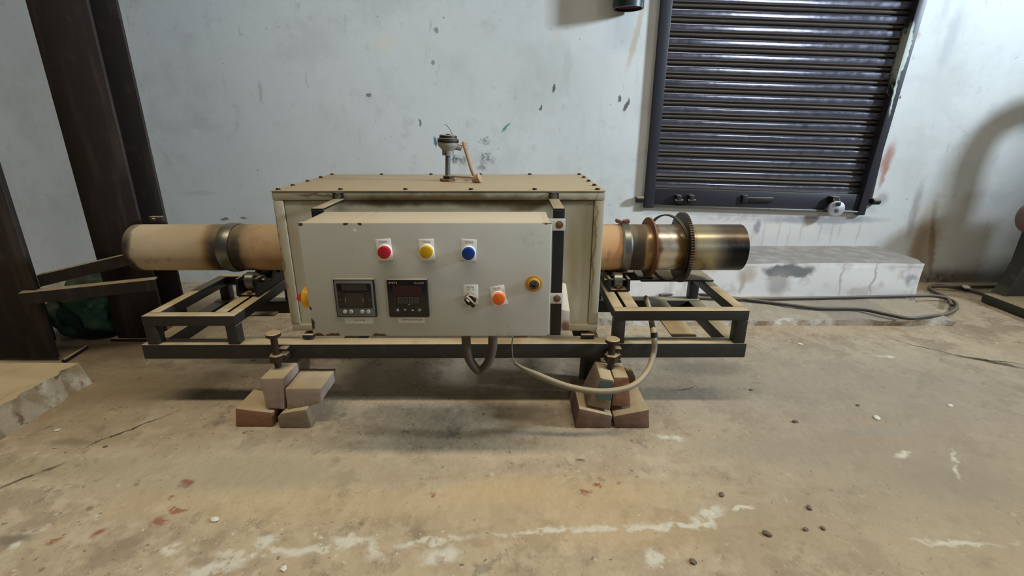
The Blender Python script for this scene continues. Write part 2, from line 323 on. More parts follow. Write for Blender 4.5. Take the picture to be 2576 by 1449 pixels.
mr = tm.n('ShaderNodeMapRange'); tm.l(sep.outputs['X'], mr.inputs[0]); mr.inputs[1].default_value = x0; mr.inputs[2].default_value = x1
tm.l(mr.outputs[0], cr.inputs[0]); tm.c = cr.outputs[0]; tm.done()
tm.mottle(7, .52, .7, lin(132, 106, 72), .5, detail=6); tm.mottle(25, .6, .72, lin(100, 80, 58), .4, detail=5)
tm.dust(lin(190, 166, 126), 0.35, 0.3, 0.95)
mt = tm.ramp(sep.outputs['X'], tx(1605), tx(1620), 0.0, 0.55); tm.l(mt, tm.b.inputs['Metallic'])
rg = tm.ramp(sep.outputs['X'], tx(1600), tx(1620), 0.75, 0.30); tm.l(rg, tm.b.inputs['Roughness']); tm.bump(35, .12, .004, detail=5)

# ------------------------------------------------------------------ mesh building
ORG = {}
class MB:
    def __init__(s): s.bm = bmesh.new()
    def box(s, x0, x1, y0, y1, z0, z1, bev=0.0):
        v = [s.bm.verts.new(p) for p in ((x0, y0, z0), (x1, y0, z0), (x1, y1, z0), (x0, y1, z0), (x0, y0, z1), (x1, y0, z1), (x1, y1, z1), (x0, y1, z1))]
        return s.hexa(v, bev)
    def hexa(s, v, bev=0.0):
        v = [q if isinstance(q, bmesh.types.BMVert) else s.bm.verts.new(q) for q in v]
        fs = [s.bm.faces.new([v[i] for i in f]) for f in ((3, 2, 1, 0), (4, 5, 6, 7), (0, 1, 5, 4), (1, 2, 6, 5), (2, 3, 7, 6), (3, 0, 4, 7))]
        if bev:
            ed = {x for f in fs for x in f.edges}
            bmesh.ops.bevel(s.bm, geom=list(ed), offset=bev, segments=2, profile=0.5, affect='EDGES')
        return s
    def prism(s, pts, d, bev=0.0):
        """closed outline pts (3D) pushed along vector d"""
        d = Vector(d); a = [s.bm.verts.new(p) for p in pts]; b = [s.bm.verts.new(Vector(p) + d) for p in pts]
        n = len(pts); fs = [s.bm.faces.new(a), s.bm.faces.new(b[::-1])]
        for i in range(n): fs.append(s.bm.faces.new((a[i], b[i], b[(i + 1) % n], a[(i + 1) % n])))
        if bev:
            ed = {x for f in fs for x in f.edges}
            bmesh.ops.bevel(s.bm, geom=list(ed), offset=bev, segments=2, profile=0.5, affect='EDGES')
        return s
    def lathe(s, prof, org, axis, n=24, cap=True):
        """prof: (distance along axis, radius)"""
        ax = Vector(axis).normalized(); u = ax.orthogonal().normalized(); w_ = ax.cross(u); o = Vector(org); rings = []
        for t, r in prof:
            rings.append([s.bm.verts.new(o + ax * t + (u * math.cos(2 * math.pi * k / n) + w_ * math.sin(2 * math.pi * k / n)) * r) for k in range(n)])
        for a, b in zip(rings, rings[1:]):
            for k in range(n): s.bm.faces.new((a[k], a[(k + 1) % n], b[(k + 1) % n], b[k]))
        if cap:
            s.bm.faces.new(rings[0][::-1]); s.bm.faces.new(rings[-1])
        return s
    def cyl(s, p, q, r, n=16, bev=0.0):
        p, q = Vector(p), Vector(q); L = (q - p).length
        if bev: pr = [(0, r - bev), (bev, r), (L - bev, r), (L, r - bev)]
        else: pr = [(0, r), (L, r)]
        return s.lathe(pr, p, q - p, n)
    def ring(s, org, axis, ri, ro, t, n=40):
        return s.lathe([(0, ri), (0, ro), (t, ro), (t, ri), (0, ri)], org, axis, n, cap=False)
    def tube(s, pts, r, n=10, sub=6):
        P = [Vector(p) for p in pts]; Q = []
        ext = [P[0] * 2 - P[1]] + P + [P[-1] * 2 - P[-2]]
        for i in range(1, len(ext) - 2):
            a, b, c, d = ext[i - 1:i + 3]
            for k in range(sub):
                t = k / sub
                Q.append(0.5 * ((2 * b) + (c - a) * t + (2 * a - 5 * b + 4 * c - d) * t * t + (3 * b - a - 3 * c + d) * t ** 3))
        Q.append(P[-1]); rings = []; up = None
        for i, q in enumerate(Q):
            tg = (Q[min(i + 1, len(Q) - 1)] - Q[max(i - 1, 0)]).normalized()
            u = tg.orthogonal().normalized() if up is None else (up - tg * up.dot(tg)).normalized()
            up = u; w_ = tg.cross(u); rr = r(i / (len(Q) - 1)) if callable(r) else r
            rings.append([s.bm.verts.new(q + (u * math.cos(2 * math.pi * k / n) + w_ * math.sin(2 * math.pi * k / n)) * rr) for k in range(n)])
        for a, b in zip(rings, rings[1:]):
            for k in range(n): s.bm.faces.new((a[k], a[(k + 1) % n], b[(k + 1) % n], b[k]))
        s.bm.faces.new(rings[0][::-1]); s.bm.faces.new(rings[-1]); return s
    def jitter(s, amt, scale=12, seed=0):
        for v in s.bm.verts:
            v.co += mnoise.noise_vector(v.co * scale + Vector((seed, seed * 2.1, 0))) * amt
        return s
    def rot(s, ang, axis, cen):
        bmesh.ops.rotate(s.bm, cent=Vector(cen), matrix=Matrix.Rotation(ang, 3, axis), verts=s.bm.verts[:]); return s
    def build(s, name, mat, parent=None, smooth=True):
        bmesh.ops.recalc_face_normals(s.bm, faces=s.bm.faces[:])
        o_ = Vector((0, 0, 0)); p_ = parent
        while p_ is not None:
            if p_.name in ORG: o_ = ORG[p_.name]; break
            p_ = p_.parent
        if o_.length: bmesh.ops.translate(s.bm, vec=-o_, verts=s.bm.verts[:])
        me = bpy.data.meshes.new(name)
        if smooth:
            for f in s.bm.faces: f.smooth = True
            for ed in s.bm.edges:
                if len(ed.link_faces) == 2 and ed.calc_face_angle(0) > R(32): ed.smooth = False
        s.bm.to_mesh(me); s.bm.free()
        me.materials.append(mat.m if isinstance(mat, Mat) else mat)
        ob = bpy.data.objects.new(name, me); C.objects.link(ob)
        if parent is not None: ob.parent = parent
        return ob
def tag(o, label, cat, group=None, kind=None):
    if label: o['label'] = label
    if cat: o['category'] = cat
    if group: o['group'] = group
    if kind: o['kind'] = kind
    return o
def thing(name, loc, label, cat, group=None):
    o = bpy.data.objects.new(name, None); C.objects.link(o); o.location = loc; o.empty_display_size = 0.05
    ORG[o.name] = Vector(loc); return tag(o, label, cat, group)
def struct(o): o['kind'] = 'structure'; return o
def lab(o, s): o['label'] = s; return o
def text(body, name, size, mat, parent, cen, ang=0.0, width=None, facing=-1):
    """flat lettering standing in the xz plane, read from -y"""
    cu = bpy.data.curves.new(name, 'FONT'); cu.body = body; cu.size = size; cu.align_x = 'CENTER'; cu.align_y = 'CENTER'; cu.resolution_u = 2; cu.space_line = 0.9
    t = bpy.data.objects.new('tmp', cu); C.objects.link(t)
    dg = bpy.context.evaluated_depsgraph_get(); me = bpy.data.meshes.new_from_object(t.evaluated_get(dg))
    bpy.data.objects.remove(t)
    bm = bmesh.new(); bm.from_mesh(me); bpy.data.meshes.remove(me)
    if width:
        xs = [v.co.x for v in bm.verts]; k = width / max(1e-6, max(xs) - min(xs)); bmesh.ops.scale(bm, vec=(k, 1, 1), verts=bm.verts[:])
    bmesh.ops.rotate(bm, cent=(0, 0, 0), matrix=Matrix.Rotation(R(90), 3, 'X'), verts=bm.verts[:])
    bmesh.ops.rotate(bm, cent=(0, 0, 0), matrix=Matrix.Rotation(-ang, 3, 'Y'), verts=bm.verts[:])
    bmesh.ops.translate(bm, vec=Vector(cen), verts=bm.verts[:])
    mb = MB(); mb.bm.free(); mb.bm = bm
    return mb.build(name, mat, parent, smooth=False)

# ------------------------------------------------------------------ room
WY = 2.78
m = MB(); m.box(-5.0, 6.0, -1.2, WY + 0.25, -0.15, 0.0)
struct(m.build('floor', M['floor'], smooth=False))
SX0, SX1, SZ0, SZ1 = 0.742, 2.02, 0.455, 2.3      # shutter opening
m = MB()
xs, zs = [-5.0, SX0, SX1, 6.0], [0.0, SZ0, SZ1, 3.0]
for i in range(3):
    for j in range(3):
        if i == 1 and j == 1: continue
        a, b, c, d = xs[i], xs[i + 1], zs[j], zs[j + 1]
        m.bm.faces.new([m.bm.verts.new(p) for p in ((a, WY, c), (b, WY, c), (b, WY, d), (a, WY, d))])
        m.bm.faces.new([m.bm.verts.new(p) for p in ((a, WY + .25, c), (a, WY + .25, d), (b, WY + .25, d), (b, WY + .25, c))])
for q in (((SX0, SZ0), (SX1, SZ0)), ((SX1, SZ0), (SX1, SZ1)), ((SX1, SZ1), (SX0, SZ1)), ((SX0, SZ1), (SX0, SZ0))):
    (a, c), (b, d) = q
    m.bm.faces.new([m.bm.verts.new(p) for p in ((a, WY, c), (b, WY, d), (b, WY + .25, d), (a, WY + .25, c))])
bmesh.ops.remove_doubles(m.bm, verts=m.bm.verts[:], dist=1e-5)
struct(m.build('wall_back', M['wall'], smooth=False))

# whitewashed step against the wall and the low broken curb before it
a = V(1560, 660, 2.432); b = V(2326, 659, 2.432)
zt = b.z
m = MB(); m.box(0.05, b.x, 2.432, WY, 0.0, zt)
bmesh.ops.subdivide_edges(m.bm, edges=m.bm.edges[:], cuts=24, use_grid_fill=True)
for v in m.bm.verts:
    if v.co.z > zt - 1e-4 or v.co.y < 2.433 or v.co.x > b.x - 1e-4: v.co += mnoise.noise_vector(v.co * 7) * 0.006
    if v.co.z > zt - 0.02 and v.co.y < 2.46: v.co.z -= 0.008
struct(lab(m.build('trim_step', M['stepm']), 'whitewashed concrete step below the black shutter'))
cb = F(2420, 832); m = MB()
m.prism([(0.2, 2.12, 0), (0.2, 2.12, .03), (0.2, 2.43, .035), (0.2, 2.43, 0)], (F(2420, 830).x - 0.2, 0, 0))
bmesh.ops.subdivide_edges(m.bm, edges=[e_ for e_ in m.bm.edges if abs(e_.verts[0].co.x - e_.verts[1].co.x) > 1], cuts=60)
for v in m.bm.verts:
    if v.co.z > 0.001:
        q = mnoise.noise(Vector((v.co.x * 9, 0, 0))); v.co.y += q * 0.04 if v.co.y < 2.2 else 0; v.co.z += q * 0.006
struct(lab(m.build('trim_curb', M['curb']), 'low broken curb in front of the whitewashed step'))

# rolling shutter
door = bpy.data.objects.new('door_1', None); C.objects.link(door); door.location = ((SX0 + SX1) / 2, WY, SZ0); ORG['door_1'] = Vector(door.location); struct(door)
lab(door, 'black enamelled rolling shutter of horizontal slats with padlocked bottom rail')
SL = -0.030
pitch = 0.0659; zb = 0.548
prof = [(0.003, -0.010), (0.0035, 0.000), (0.005, 0.0040), (0.008, 0.0055), (0.014, 0.0060), (0.021, 0.0062), (0.028, 0.0060), (0.034, 0.0055), (0.037, 0.0040), (0.0385, 0.000), (0.039, -0.010),
        (0.046, -0.012), (0.0465, -0.002), (0.049, 0.002), (0.0535, 0.0035), (0.058, 0.002), (0.0605, -0.002), (0.061, -0.012), (0.0689, -0.010)]
xa, xb = SX0 + 0.045, SX1 - 0.01
sme = None
for k in range(27):
    z0 = zb + k * pitch
    if z0 + pitch > SZ1: break
    m = MB(); rows = []
    nx = 10
    for (dz, dy) in prof:
        rows.append([m.bm.verts.new((xa + (xb - xa) * i / nx, WY + 0.022 - dy, z0 + dz + SL * (xb - xa) * (i / nx - 0.0) + 0.0015 * mnoise.noise(Vector((k * 3.1, i * .7, 0))))) for i in range(nx + 1)])
    for r0, r1 in zip(rows, rows[1:]):
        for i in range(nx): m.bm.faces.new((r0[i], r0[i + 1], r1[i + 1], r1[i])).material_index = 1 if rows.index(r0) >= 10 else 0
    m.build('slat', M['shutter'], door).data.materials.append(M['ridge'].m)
# guides
m = MB(); q = SX0 - 0.004
m.hexa([(q, WY - .03, .445), (q + .052, WY - .03, .445), (q + .052, WY + .05, .445), (q, WY + .05, .445), (q, WY - .03, SZ1), (q + .056, WY - .03, SZ1), (q + .056, WY + .05, SZ1), (q, WY + .05, SZ1)], .003)
m.build('guide_rail', M['rail'], door)
m = MB(); q0, q1 = 1.935, 2.062
m.hexa([(q0, WY - .03, .405), (q0 + .042, WY - .03, .405), (q0 + .042, WY + .05, .405), (q0, WY + .05, .405), (q1 - .004, WY - .03, SZ1), (q1 + .038, WY - .03, SZ1), (q1 + .038, WY + .05, SZ1), (q1 - .004, WY + .05, SZ1)], .003)
m.build('guide_rail', M['rail'], door)
# bottom rail
def br(x): return SL * (x - xa)
m = MB(); z1_ = zb + 0.004; z0_ = 0.462
m.hexa([(xa - .03, WY - .012, z0_ + br(xa)), (xb - .03, WY - .012, z0_ + br(xb)), (xb - .03, WY + .04, z0_ + br(xb)), (xa - .03, WY + .04, z0_ + br(xa)),
        (xa - .03, WY - .012, z1_ + br(xa)), (xb - .03, WY - .012, z1_ + br(xb)), (xb - .03, WY + .04, z1_ + br(xb)), (xa - .03, WY + .04, z1_ + br(xa))], .002)
rail = m.build('bottom_rail', M['rail'], door)
m = MB(); m.hexa([(xa - .01, WY - .028, z0_ - .012 + br(xa)), (xb - .05, WY - .028, z0_ - .012 + br(xb)), (xb - .05, WY + .03, z0_ - .012 + br(xb)), (xa - .01, WY + .03, z0_ - .012 + br(xa)),
        (xa - .01, WY - .028, z0_ + .002 + br(xa)), (xb - .05, WY - .028, z0_ + .002 + br(xb)), (xb - .05, WY + .03, z0_ + .002 + br(xb)), (xa - .01, WY + .03, z0_ + .002 + br(xa))], .003)
lab(m.build('bottom_flange', M['steel'], rail), 'bright worn lower lip')
for px in (1706, 1738):
    c = V(px, 499, WY - .03); m = MB(); m.box(c.x - .014, c.x + .014, WY - .045, WY - .01, c.z - .024, c.z + .02, .004); m.cyl((c.x - .02, WY - .04, c.z - .01), (c.x + .024, WY - .04, c.z - .01), .007, 10)
    m.build('hasp', M['black'], rail)
c0, c1 = V(1866, 500, WY - .02), V(1944, 503, WY - .02)
m = MB(); m.box(c0.x, c0.x + .03, WY - .03, WY - .01, c0.z - .022, c0.z + .022, .003); m.box(c0.x + .02, c1.x, WY - .026, WY - .01, c0.z - .018, c0.z + .008, .003)
m.build('latch_slot', M['black'], rail)
c = V(2098, 503, WY - .03); m = MB(); m.box(c.x - .022, c.x + .022, WY - .05, WY - .01, c.z - .02, c.z + .022, .004); m.build('hasp', M['black'], rail)
for px, py in ((1609, 501), (2201, 506)):
    c = V(px, py, WY - .02); m = MB(); m.cyl((c.x - .022, WY - .025, c.z), (c.x + .022, WY - .025, c.z), .018, 12, .004); m.box(c.x - .02, c.x + .02, WY - .025, WY, c.z - .012, c.z + .012)
    m.build('side_bolt', M['black'], door)
# padlock
c = V(2103, 524, WY - .06)
pl = thing('padlock', c - Vector((0, 0, .042)), 'round silver disc padlock hanging on the shutter bottom rail', 'padlock')
ax = Vector((-0.25, -1, 0.12)).normalized()
m = MB(); m.lathe([(-.013, .034), (-.011, .040), (-.004, .042), (.004, .042), (.011, .040), (.013, .036), (.0131, .0)], c, ax, 32, cap=False); m.build('body', M['chrome'], pl)
m = MB(); m.lathe([(0, .0), (0, .012), (.002, .012), (.003, .0)], c + ax * .013 + Vector((0, 0, -.012)), ax, 16, cap=False); m.build('key_plate', M['steel'], pl)
m = MB(); m.tube([c + Vector((-.012, 0, .025)), c + Vector((-.014, .012, .045)), c + Vector((0, .02, .055)), c + Vector((.014, .012, .045)), c + Vector((.012, 0, .025))], .006, 8); m.build('shackle', M['nutdark'], pl)
m = MB(); m.box(c.x - .012, c.x + .012, c.y - .0155, c.y - .012, c.z + .016, c.z + .036, .003); lab(m.build('shackle_gap', M['black'], pl), 'dark notch at the top of the lock')

# wall pipe above, its open end downwards
ptop = V(1580, 22, 2.698)
pp = thing('wall_pipe', ptop, 'dark green vertical pipe with red inside on the wall left of shutter', 'pipe')
m = MB(); m.lathe([(0, .066), (0, .074), (1.0, .074), (1.0, .066), (0, .066)], ptop, (0, 0, 1), 32, cap=False); m.build('pipe_wall', M['pipedark'], pp)
m = MB(); m.lathe([(.012, .066), (.02, .05), (.02, .001)], ptop, (0, 0, 1), 32, cap=False); lab(m.build('inner_plug', M['pipered'], pp), 'dark red inside of the pipe end')
m = MB(); m.box(ptop.x - .02, ptop.x + .02, ptop.y + .06, WY + .002, ptop.z + .32, ptop.z + .36); m.build('bracket', M['pipedark'], pp)

# ------------------------------------------------------------------ steel columns at the left
def h_column(x0, x1, y0, y1, label, t=.014, tw=.012, h=2.9, back=0.0):
    r = thing('steel_column', ((x0 + x1) / 2, (y0 + y1) / 2, 0), label, 'column')
    m = MB(); m.box(x0, x1, y0, y0 + t, 0.012, h, .002); m.build('flange', M['column'], r)
    m = MB(); m.box(x0, x1 - back, y1 - t, y1, 0.012, h, .002); m.build('flange', M['column'], r)
    xm = (x0 + x1) / 2; m = MB(); m.box(xm - tw / 2, xm + tw / 2, y0 + t, y1 - t, 0.012, h); m.build('web', M['column'], r)
    m = MB(); m.box(x0 - .03, x1 + .004 - back, y0 - .006, y1 + .03, 0, .012, .002); m.build('base_plate', M['column'], r)
    return r
colB = h_column(-1.70, -1.487, 1.95, 2.11, 'tall dark steel column just behind the left end of the furnace tube')
c = V(375, 556, 1.9)
m = MB(); m.box(c.x - .022, c.x + .03, 1.93, 1.95, c.z - .012, c.z + .012, .003); m.cyl((c.x, 1.93, c.z), (c.x, 1.915, c.z), .008, 8); m.build('lug', M['column'], colB)
colA = h_column(-2.12, -1.797, 1.76, 1.95, 'dark steel column cut off by the left edge of the photo', back=.25)
# angle iron braces between them
def angle_bar(p, q, label, hgt=.045, wd=.045, t=.006, side=1):
    p, q = Vector(p), Vector(q); d = q - p; dh = Vector((d.x, d.y, 0)).normalized(); n = Vector((-dh.y, dh.x, 0)) * side
    r = thing('angle_brace', p, label, 'brace')
    m = MB(); m.hexa([p, q, q + n * t, p + n * t, p + Vector((0, 0, hgt)), q + Vector((0, 0, hgt)), q + n * t + Vector((0, 0, hgt)), p + n * t + Vector((0, 0, hgt))]); m.build('vertical_leg', M['column'], r)
    u = Vector((0, 0, hgt)); w0 = Vector((0, 0, hgt - t)); m = MB(); m.hexa([p + w0 + n * t, q + w0 + n * t, q + n * wd + w0, p + n * wd + w0, p + u + n * t, q + u + n * t, q + n * wd + u, p + n * wd + u]); m.build('horizontal_leg', M['column'], r)
    return r
pa = V(58, 735, 1.74); pb = V(388, 703, 1.89); zb_ = (pa.z + pb.z) / 2
angle_bar((pa.x, 1.72, zb_ - .045), (pb.x - .0, 1.895, zb_ - .045), 'dusty angle iron brace spanning in front of both dark columns')
pc = V(92, 693, 1.80) - Vector((0, 0, .045)); pd = V(318, 640, 1.937) - Vector((0, 0, .045))
angle_bar(pc, pd, 'dusty angle iron brace rising from the left column to the tall column', side=1, wd=.03)

# concrete slab lower left
m = MB()
m.prism([(-3.0, .55, 0), (-1.50, .55, 0), (-1.525, 1.585, 0), (-3.0, 1.60, 0)], (0, 0, .08))
bmesh.ops.subdivide_edges(m.bm, edges=[e_ for e_ in m.bm.edges if abs(e_.verts[0].co.y - e_.verts[1].co.y) > .5 and e_.verts[0].co.x > -2 and e_.verts[1].co.x > -2], cuts=34)
for v in m.bm.verts:
    if v.co.x > -1.8:
        q = mnoise.noise(Vector((0, v.co.y * 8, v.co.z * 20))) * .03 + mnoise.noise(Vector((0, v.co.y * 23, v.co.z * 20 + 5))) * .012
        if v.co.z > .03: v.co.x -= .02 + abs(q) * 1.5; v.co.z += mnoise.noise(Vector((v.co.y * 6, 3, 0))) * .004
        else: v.co.x += q
tag(m.build('concrete_slab', M['slab']), 'broken edged concrete slab lying at the lower left', 'slab')
# rod on the floor
pr0, pr1 = F(160, 908, .008), F(218, 872, .008)
m = MB(); m.cyl(pr0, pr1, .008, 8); tag(m.build('iron_rod', M['column']), 'short dark iron rod on the floor beside the left column', 'rod')
# green net heap
cn = F(200, 862); m = MB()
bmesh.ops.create_icosphere(m.bm, subdivisions=5, radius=1)
for v in m.bm.verts:
    n_ = v.co.copy(); f = 1 + .30 * mnoise.noise(n_ * 1.6 + Vector((4, 0, 0))) + .16 * math.sin(6 * n_.x + 4 * n_.z + 3 * mnoise.noise(n_ * 2)) * .6 + .10 * mnoise.noise(n_ * 5)
    v.co = Vector((n_.x * .135 * f, n_.y * .14 * f, max(0.0, .115 + n_.z * .14 * f)))
bmesh.ops.translate(m.bm, vec=(cn.x - .01, cn.y + .13, 0), verts=m.bm.verts[:])
tag(m.build('green_net_bag', M['net']), 'crumpled dark green net sack on the floor under the angle brace', 'sack')

# ------------------------------------------------------------------ support frame
FY0, FY1 = 1.42, 1.87
fr = thing('support_frame', (-.2, 1.64, .18), 'long dusty black steel tube frame carrying the furnace', 'frame')
FX0, FX1 = V(355, 870, FY0).x, V(1880, 862, FY0).x
def bar(name, *b, mat='frame', bev=.003): 
    m = MB(); m.box(*b, bev); return m.build(name, M[mat], fr)
bar('lower_beam', FX0, FX1, FY0, FY0 + .05, .181, .231)
bar('lower_beam', FX0, FX1, FY1 - .05, FY1, .181, .231)
for x in (FX0, -.55, .0, FX1 - .05): bar('cross_member', x, x + .05, FY0 + .05, FY1 - .05, .183, .229)
def subframe(x0, x1, zt, slot_right, tb=.036, feet=None):
    tt = .034
    bar('upper_rail', x0, x1, FY0, FY0 + tb, zt - tt, zt)
    bar('upper_rail', x0, x1, FY1 - tb, FY1, zt - tt, zt)
    a, b = FY0 + tb, FY1 - tb
    if slot_right:
        bar('side_rail', x0, x0 + tb, a, b, zt - tt, zt)
        bar('slide_rail', x1 - .034, x1, a, b, zt - tt, zt); bar('slide_rail', x1 - .082, x1 - .043, a, b, zt - tt, zt)
    else:
        bar('side_rail', x1 - tb, x1, a, b, zt - tt, zt)
        bar('slide_rail', x0, x0 + .034, a, b, zt - tt, zt); bar('slide_rail', x0 + .043, x0 + .082, a, b, zt - tt, zt)
    for x in (x0, x1 - tb):
        for y in (FY0, FY1 - tb): bar('post', x, x + tb, y + .001, y + tb, .2305, zt - tt)
LX0, LX1 = -1.150, -.860
subframe(LX0, LX1, .328, True)
RX0, RX1 = .318, .735
subframe(RX0, RX1, .342, False)
bar('rear_plate', .47, RX1 - .0, 1.71, FY1 - .03, .3425, .350, bev=.002)
bar('floor_strip', FX0 + .1, LX1, 1.66, 1.70, .2315, .2355, bev=.001)
bar('floor_strip', .52, .60, FY0 + .05, FY1 - .05, .2315, .236, bev=.001)
m = MB(); m.cyl((.30, FY1 - .02, .25), (.44, FY1 - .02, .345), .009, 8); m.build('diagonal_rod', M['frame'], fr)
fr.rotation_euler = (0, -0.0026, 0)

# ------------------------------------------------------------------ furnace shell
GX0, GX1, GY0, GY1, GZ0, GZ1 = -.7065, .274, 1.46, 1.948, .258, .702
fu = thing('furnace_shell', ((GX0 + GX1) / 2, (GY0 + GY1) / 2, GZ0), 'cream grey sheet metal furnace box standing on the black frame', 'furnace')
m = MB(); m.box(GX0 + .004, GX1 - .004, GY0 + .006, GY1 - .004, GZ0 + .004, GZ1 - .002); m.build('shell_panel', M['furnace'], fu)
rw = .030
for nm, b in (('front_rim', (GX0, GX1, GY0, GY0 + .012, GZ1 - .026, GZ1)), ('front_rim', (GX0, GX1, GY0, GY0 + .012, GZ0, GZ0 + .024)),
              ('front_rim', (GX0, GX0 + rw, GY0, GY0 + .012, GZ0 + .024, GZ1 - .026)), ('front_rim', (GX1 - rw, GX1, GY0, GY0 + .012, GZ0 + .024, GZ1 - .026)),
              ('side_rim', (GX1 - .006, GX1, GY0 + .012, GY0 + .05, GZ0, GZ1)), ('side_rim', (GX0, GX0 + .006, GY0 + .012, GY0 + .05, GZ0, GZ1))):
    m = MB(); m.box(*b, .004); m.build(nm, M['furnace'], fu)
for b in ((GX0 + rw, GX0 + rw + .002, GY0 + .004, GY0 + .009, GZ0 + .03, GZ1 - .03), (GX1 - rw - .002, GX1 - rw, GY0 + .004, GY0 + .009, GZ0 + .03, GZ1 - .03), (GX0 + rw, GX1 - rw, GY0 + .004, GY0 + .009, GZ1 - .0285, GZ1 - .0265)):
    m = MB(); m.box(*b); m.build('seam', M['seam'], fu)
m = MB(); m.box(GX0 - .002, GX1 + .002, GY0 - .002, GY1 + .002, GZ1, GZ1 + .003, .001); lid = m.build('lid', M['furnace'], fu)
LZ = GZ1 + .003
def hexbolt(p, r, h, parent, mat='bolt', name='bolt', ax=(0, 0, 1), n=6):
    m = MB(); m.lathe([(0, r * 1.35), (.002, r * 1.35), (.002, r), (h, r), (h + .001, r * .7)], p, ax, n); return m.build(name, M[mat], parent)
for px in (700, 857, 1020, 1185, 1345, 1503): hexbolt((V(px, 480, 1.475).x, 1.476, LZ), .006, .006, lid)
for y in (1.58, 1.70, 1.82):
    hexbolt((GX0 + .014, y, LZ), .006, .006, lid); hexbolt((GX1 - .014, y, LZ), .006, .006, lid)
for i in range(6): hexbolt((GX0 + .016 + i * (GX1 - GX0 - .032) / 5, GY1 - .014, LZ), .006, .006, lid)
# feet
for x0_, x1_ in ((GX0 + .045, GX0 + .095), (GX1 - .075, GX1 - .022)):
    for y in (GY0 + .005, GY1 - .11):
        m = MB(); m.box(x0_, x1_, y + .01, y + .07, .2335, GZ0, .003); m.build('foot', M['nutdark'], fu)
        m = MB(); m.box(x0_ - .012, x0_ + .022 if x0_ < 0 else x1_ + .008, y - .012, y + .03, .2335, .2475, .002) if x0_ < 0 else m.box(x1_ - .03, x1_ + .012, y - .012, y + .03, .2335, .2475, .002); m.build('foot_plate', M['frame'], fu)
# upper tabs and arms holding the control cabinet
for x0_, x1_ in ((-.527, -.492), (.107, .139)):
    m = MB(); m.box(x0_ + .002, x1_ - .002, GY0 - .006, GY0, .672, GZ1 - .001, .001); tb_ = m.build('tab', M['black'], fu)
    hexbolt(((x0_ + x1_) / 2, GY0 - .006, .690), .008, .006, tb_, 'steel', 'bolt', (0, -1, 0))
# small cover box at right with rusty foot
cm = Mat('cover_white', lin(200, 192, 180), .6); cm.stain((.165, 1.38, .305), (.016, .02), lin(122, 78, 50), .9, .5, warp=(.02, 40)); cm.dust(lin(214, 200, 176), .9)
m = MB(); m.hexa([(.143, 1.385, .292), (.174, 1.385, .292), (.174, GY0, .292), (.143, GY0, .292), (.143, 1.385, .362), (.174, 1.385, .355), (.168, GY0, .42), (.143, GY0, .425)], .002); lab(m.build('cover_box', cm, fu), 'small pale cover with a rusty foot')

# ------------------------------------------------------------------ cabinet brackets (belong to the cabinet) and control cabinet
BX0, BX1, BY0, BY1, BZ0, BZ1 = -.4895, .0912, 1.112, 1.272, .395, .677
cb_ = thing('control_cabinet', ((BX0 + BX1) / 2, (BY0 + BY1) / 2, BZ0), 'light grey control cabinet with lamps and meters mounted before the furnace', 'control panel')
m = MB(); m.box(BX0 + .003, BX1 - .003, BY0 + .016, BY1, BZ0 + .003, BZ1 - .002, .003); m.build('enclosure', M['cabinet'], cb_)
m = MB(); m.box(BX0, BX1, BY0, BY0 + .015, BZ0, BZ1, .0035); m.build('door', M['cabinet'], cb_)
for nm, x0_, x1_ in (('mounting_arm', -.521, -.489), ('mounting_arm', .107, .137)):
    m = MB(); m.box(x0_, x1_, BY1 + .004, GY0 - .007, .677, .6825, .001); m.box(x0_, x1_, BY1 + .004, BY1 + .0095, .325 if x0_ > 0 else .42, .677, .0005); m.build(nm, M['black'], cb_)
for z, zz in ((.641, .032), (.437, .030)):
    m = MB(); m.box(BX1 - .01, .139, BY1 - .002, BY1 + .003, z - zz / 2, z + zz / 2, .002); ear = m.build('mounting_ear', M['cabinet'], cb_)
    hexbolt((.123, BY1 - .002, z), .0075, .007, ear, 'rust', 'bolt', (0, -1, 0), 12)
    m = MB(); m.box(BX0 - .03, BX0 + .01, BY1 - .002, BY1 + .003, z - zz / 2, z + zz / 2, .002); m.build('mounting_ear', M['cabinet'], cb_)
def on(px, py): return V(px, py, BY0)
def plate(px, py, ang, wd=.0352, hg=.050):
    c = on(px, py); m = MB(); m.box(c.x - wd / 2, c.x + wd / 2, BY0 - .0015, BY0 + .001, c.z - hg / 2, c.z + hg / 2, .0006); m.rot(-ang, 'Y', c)
    return m.build('label_plate', M['white'], cb_), c
def ptext(pl_, c, body, dz, ang, size, width=None):
    d = Vector((-math.sin(ang) * dz, 0, math.cos(ang) * dz)); text(body, 'lettering', size, M['ink'], pl_, (c.x + d.x, BY0 - .0019, c.z + d.z), ang, width)
def lamp(px, py, mat, label):
    c = V(px, py, BY0 - .015); o = Vector((c.x, BY0 - .0015, c.z))
    m = MB(); m.lathe([(0, .0160), (.004, .0160), (.006, .0150)], o, (0, -1, 0), 28); col = m.build('lamp_collar', M['white'], cb_)
    m = MB(); m.lathe([(.004, .0135), (.006, .0150), (.014, .0150), (.0170, .0140), (.0180, .011), (.0182, .0001)], o, (0, -1, 0), 28, cap=False); lab(m.build('lamp_lens', M[mat], cb_), label)
for (px, py, an), (lx, ly), mt_, tx_, ll in (((967, 627.5, R(3.5)), (966, 635), 'red', 'R-PHASE', 'red indicator lamp'), ((1073.5, 627.5, R(.8)), (1072, 634), 'yellow', 'Y-PHASE', 'yellow indicator lamp'), ((1179, 628, R(-3)), (1178, 638), 'blue', 'B-PHASE', 'blue indicator lamp')):
    p_, c = plate(px, py, an); ptext(p_, c, tx_, .0185, an + (R(-3) if mt_ != 'red' else 0), .0065, .018); lamp(lx, ly, mt_, ll)
p_, c = plate(1184.5, 740, 0, .0345, .0485)
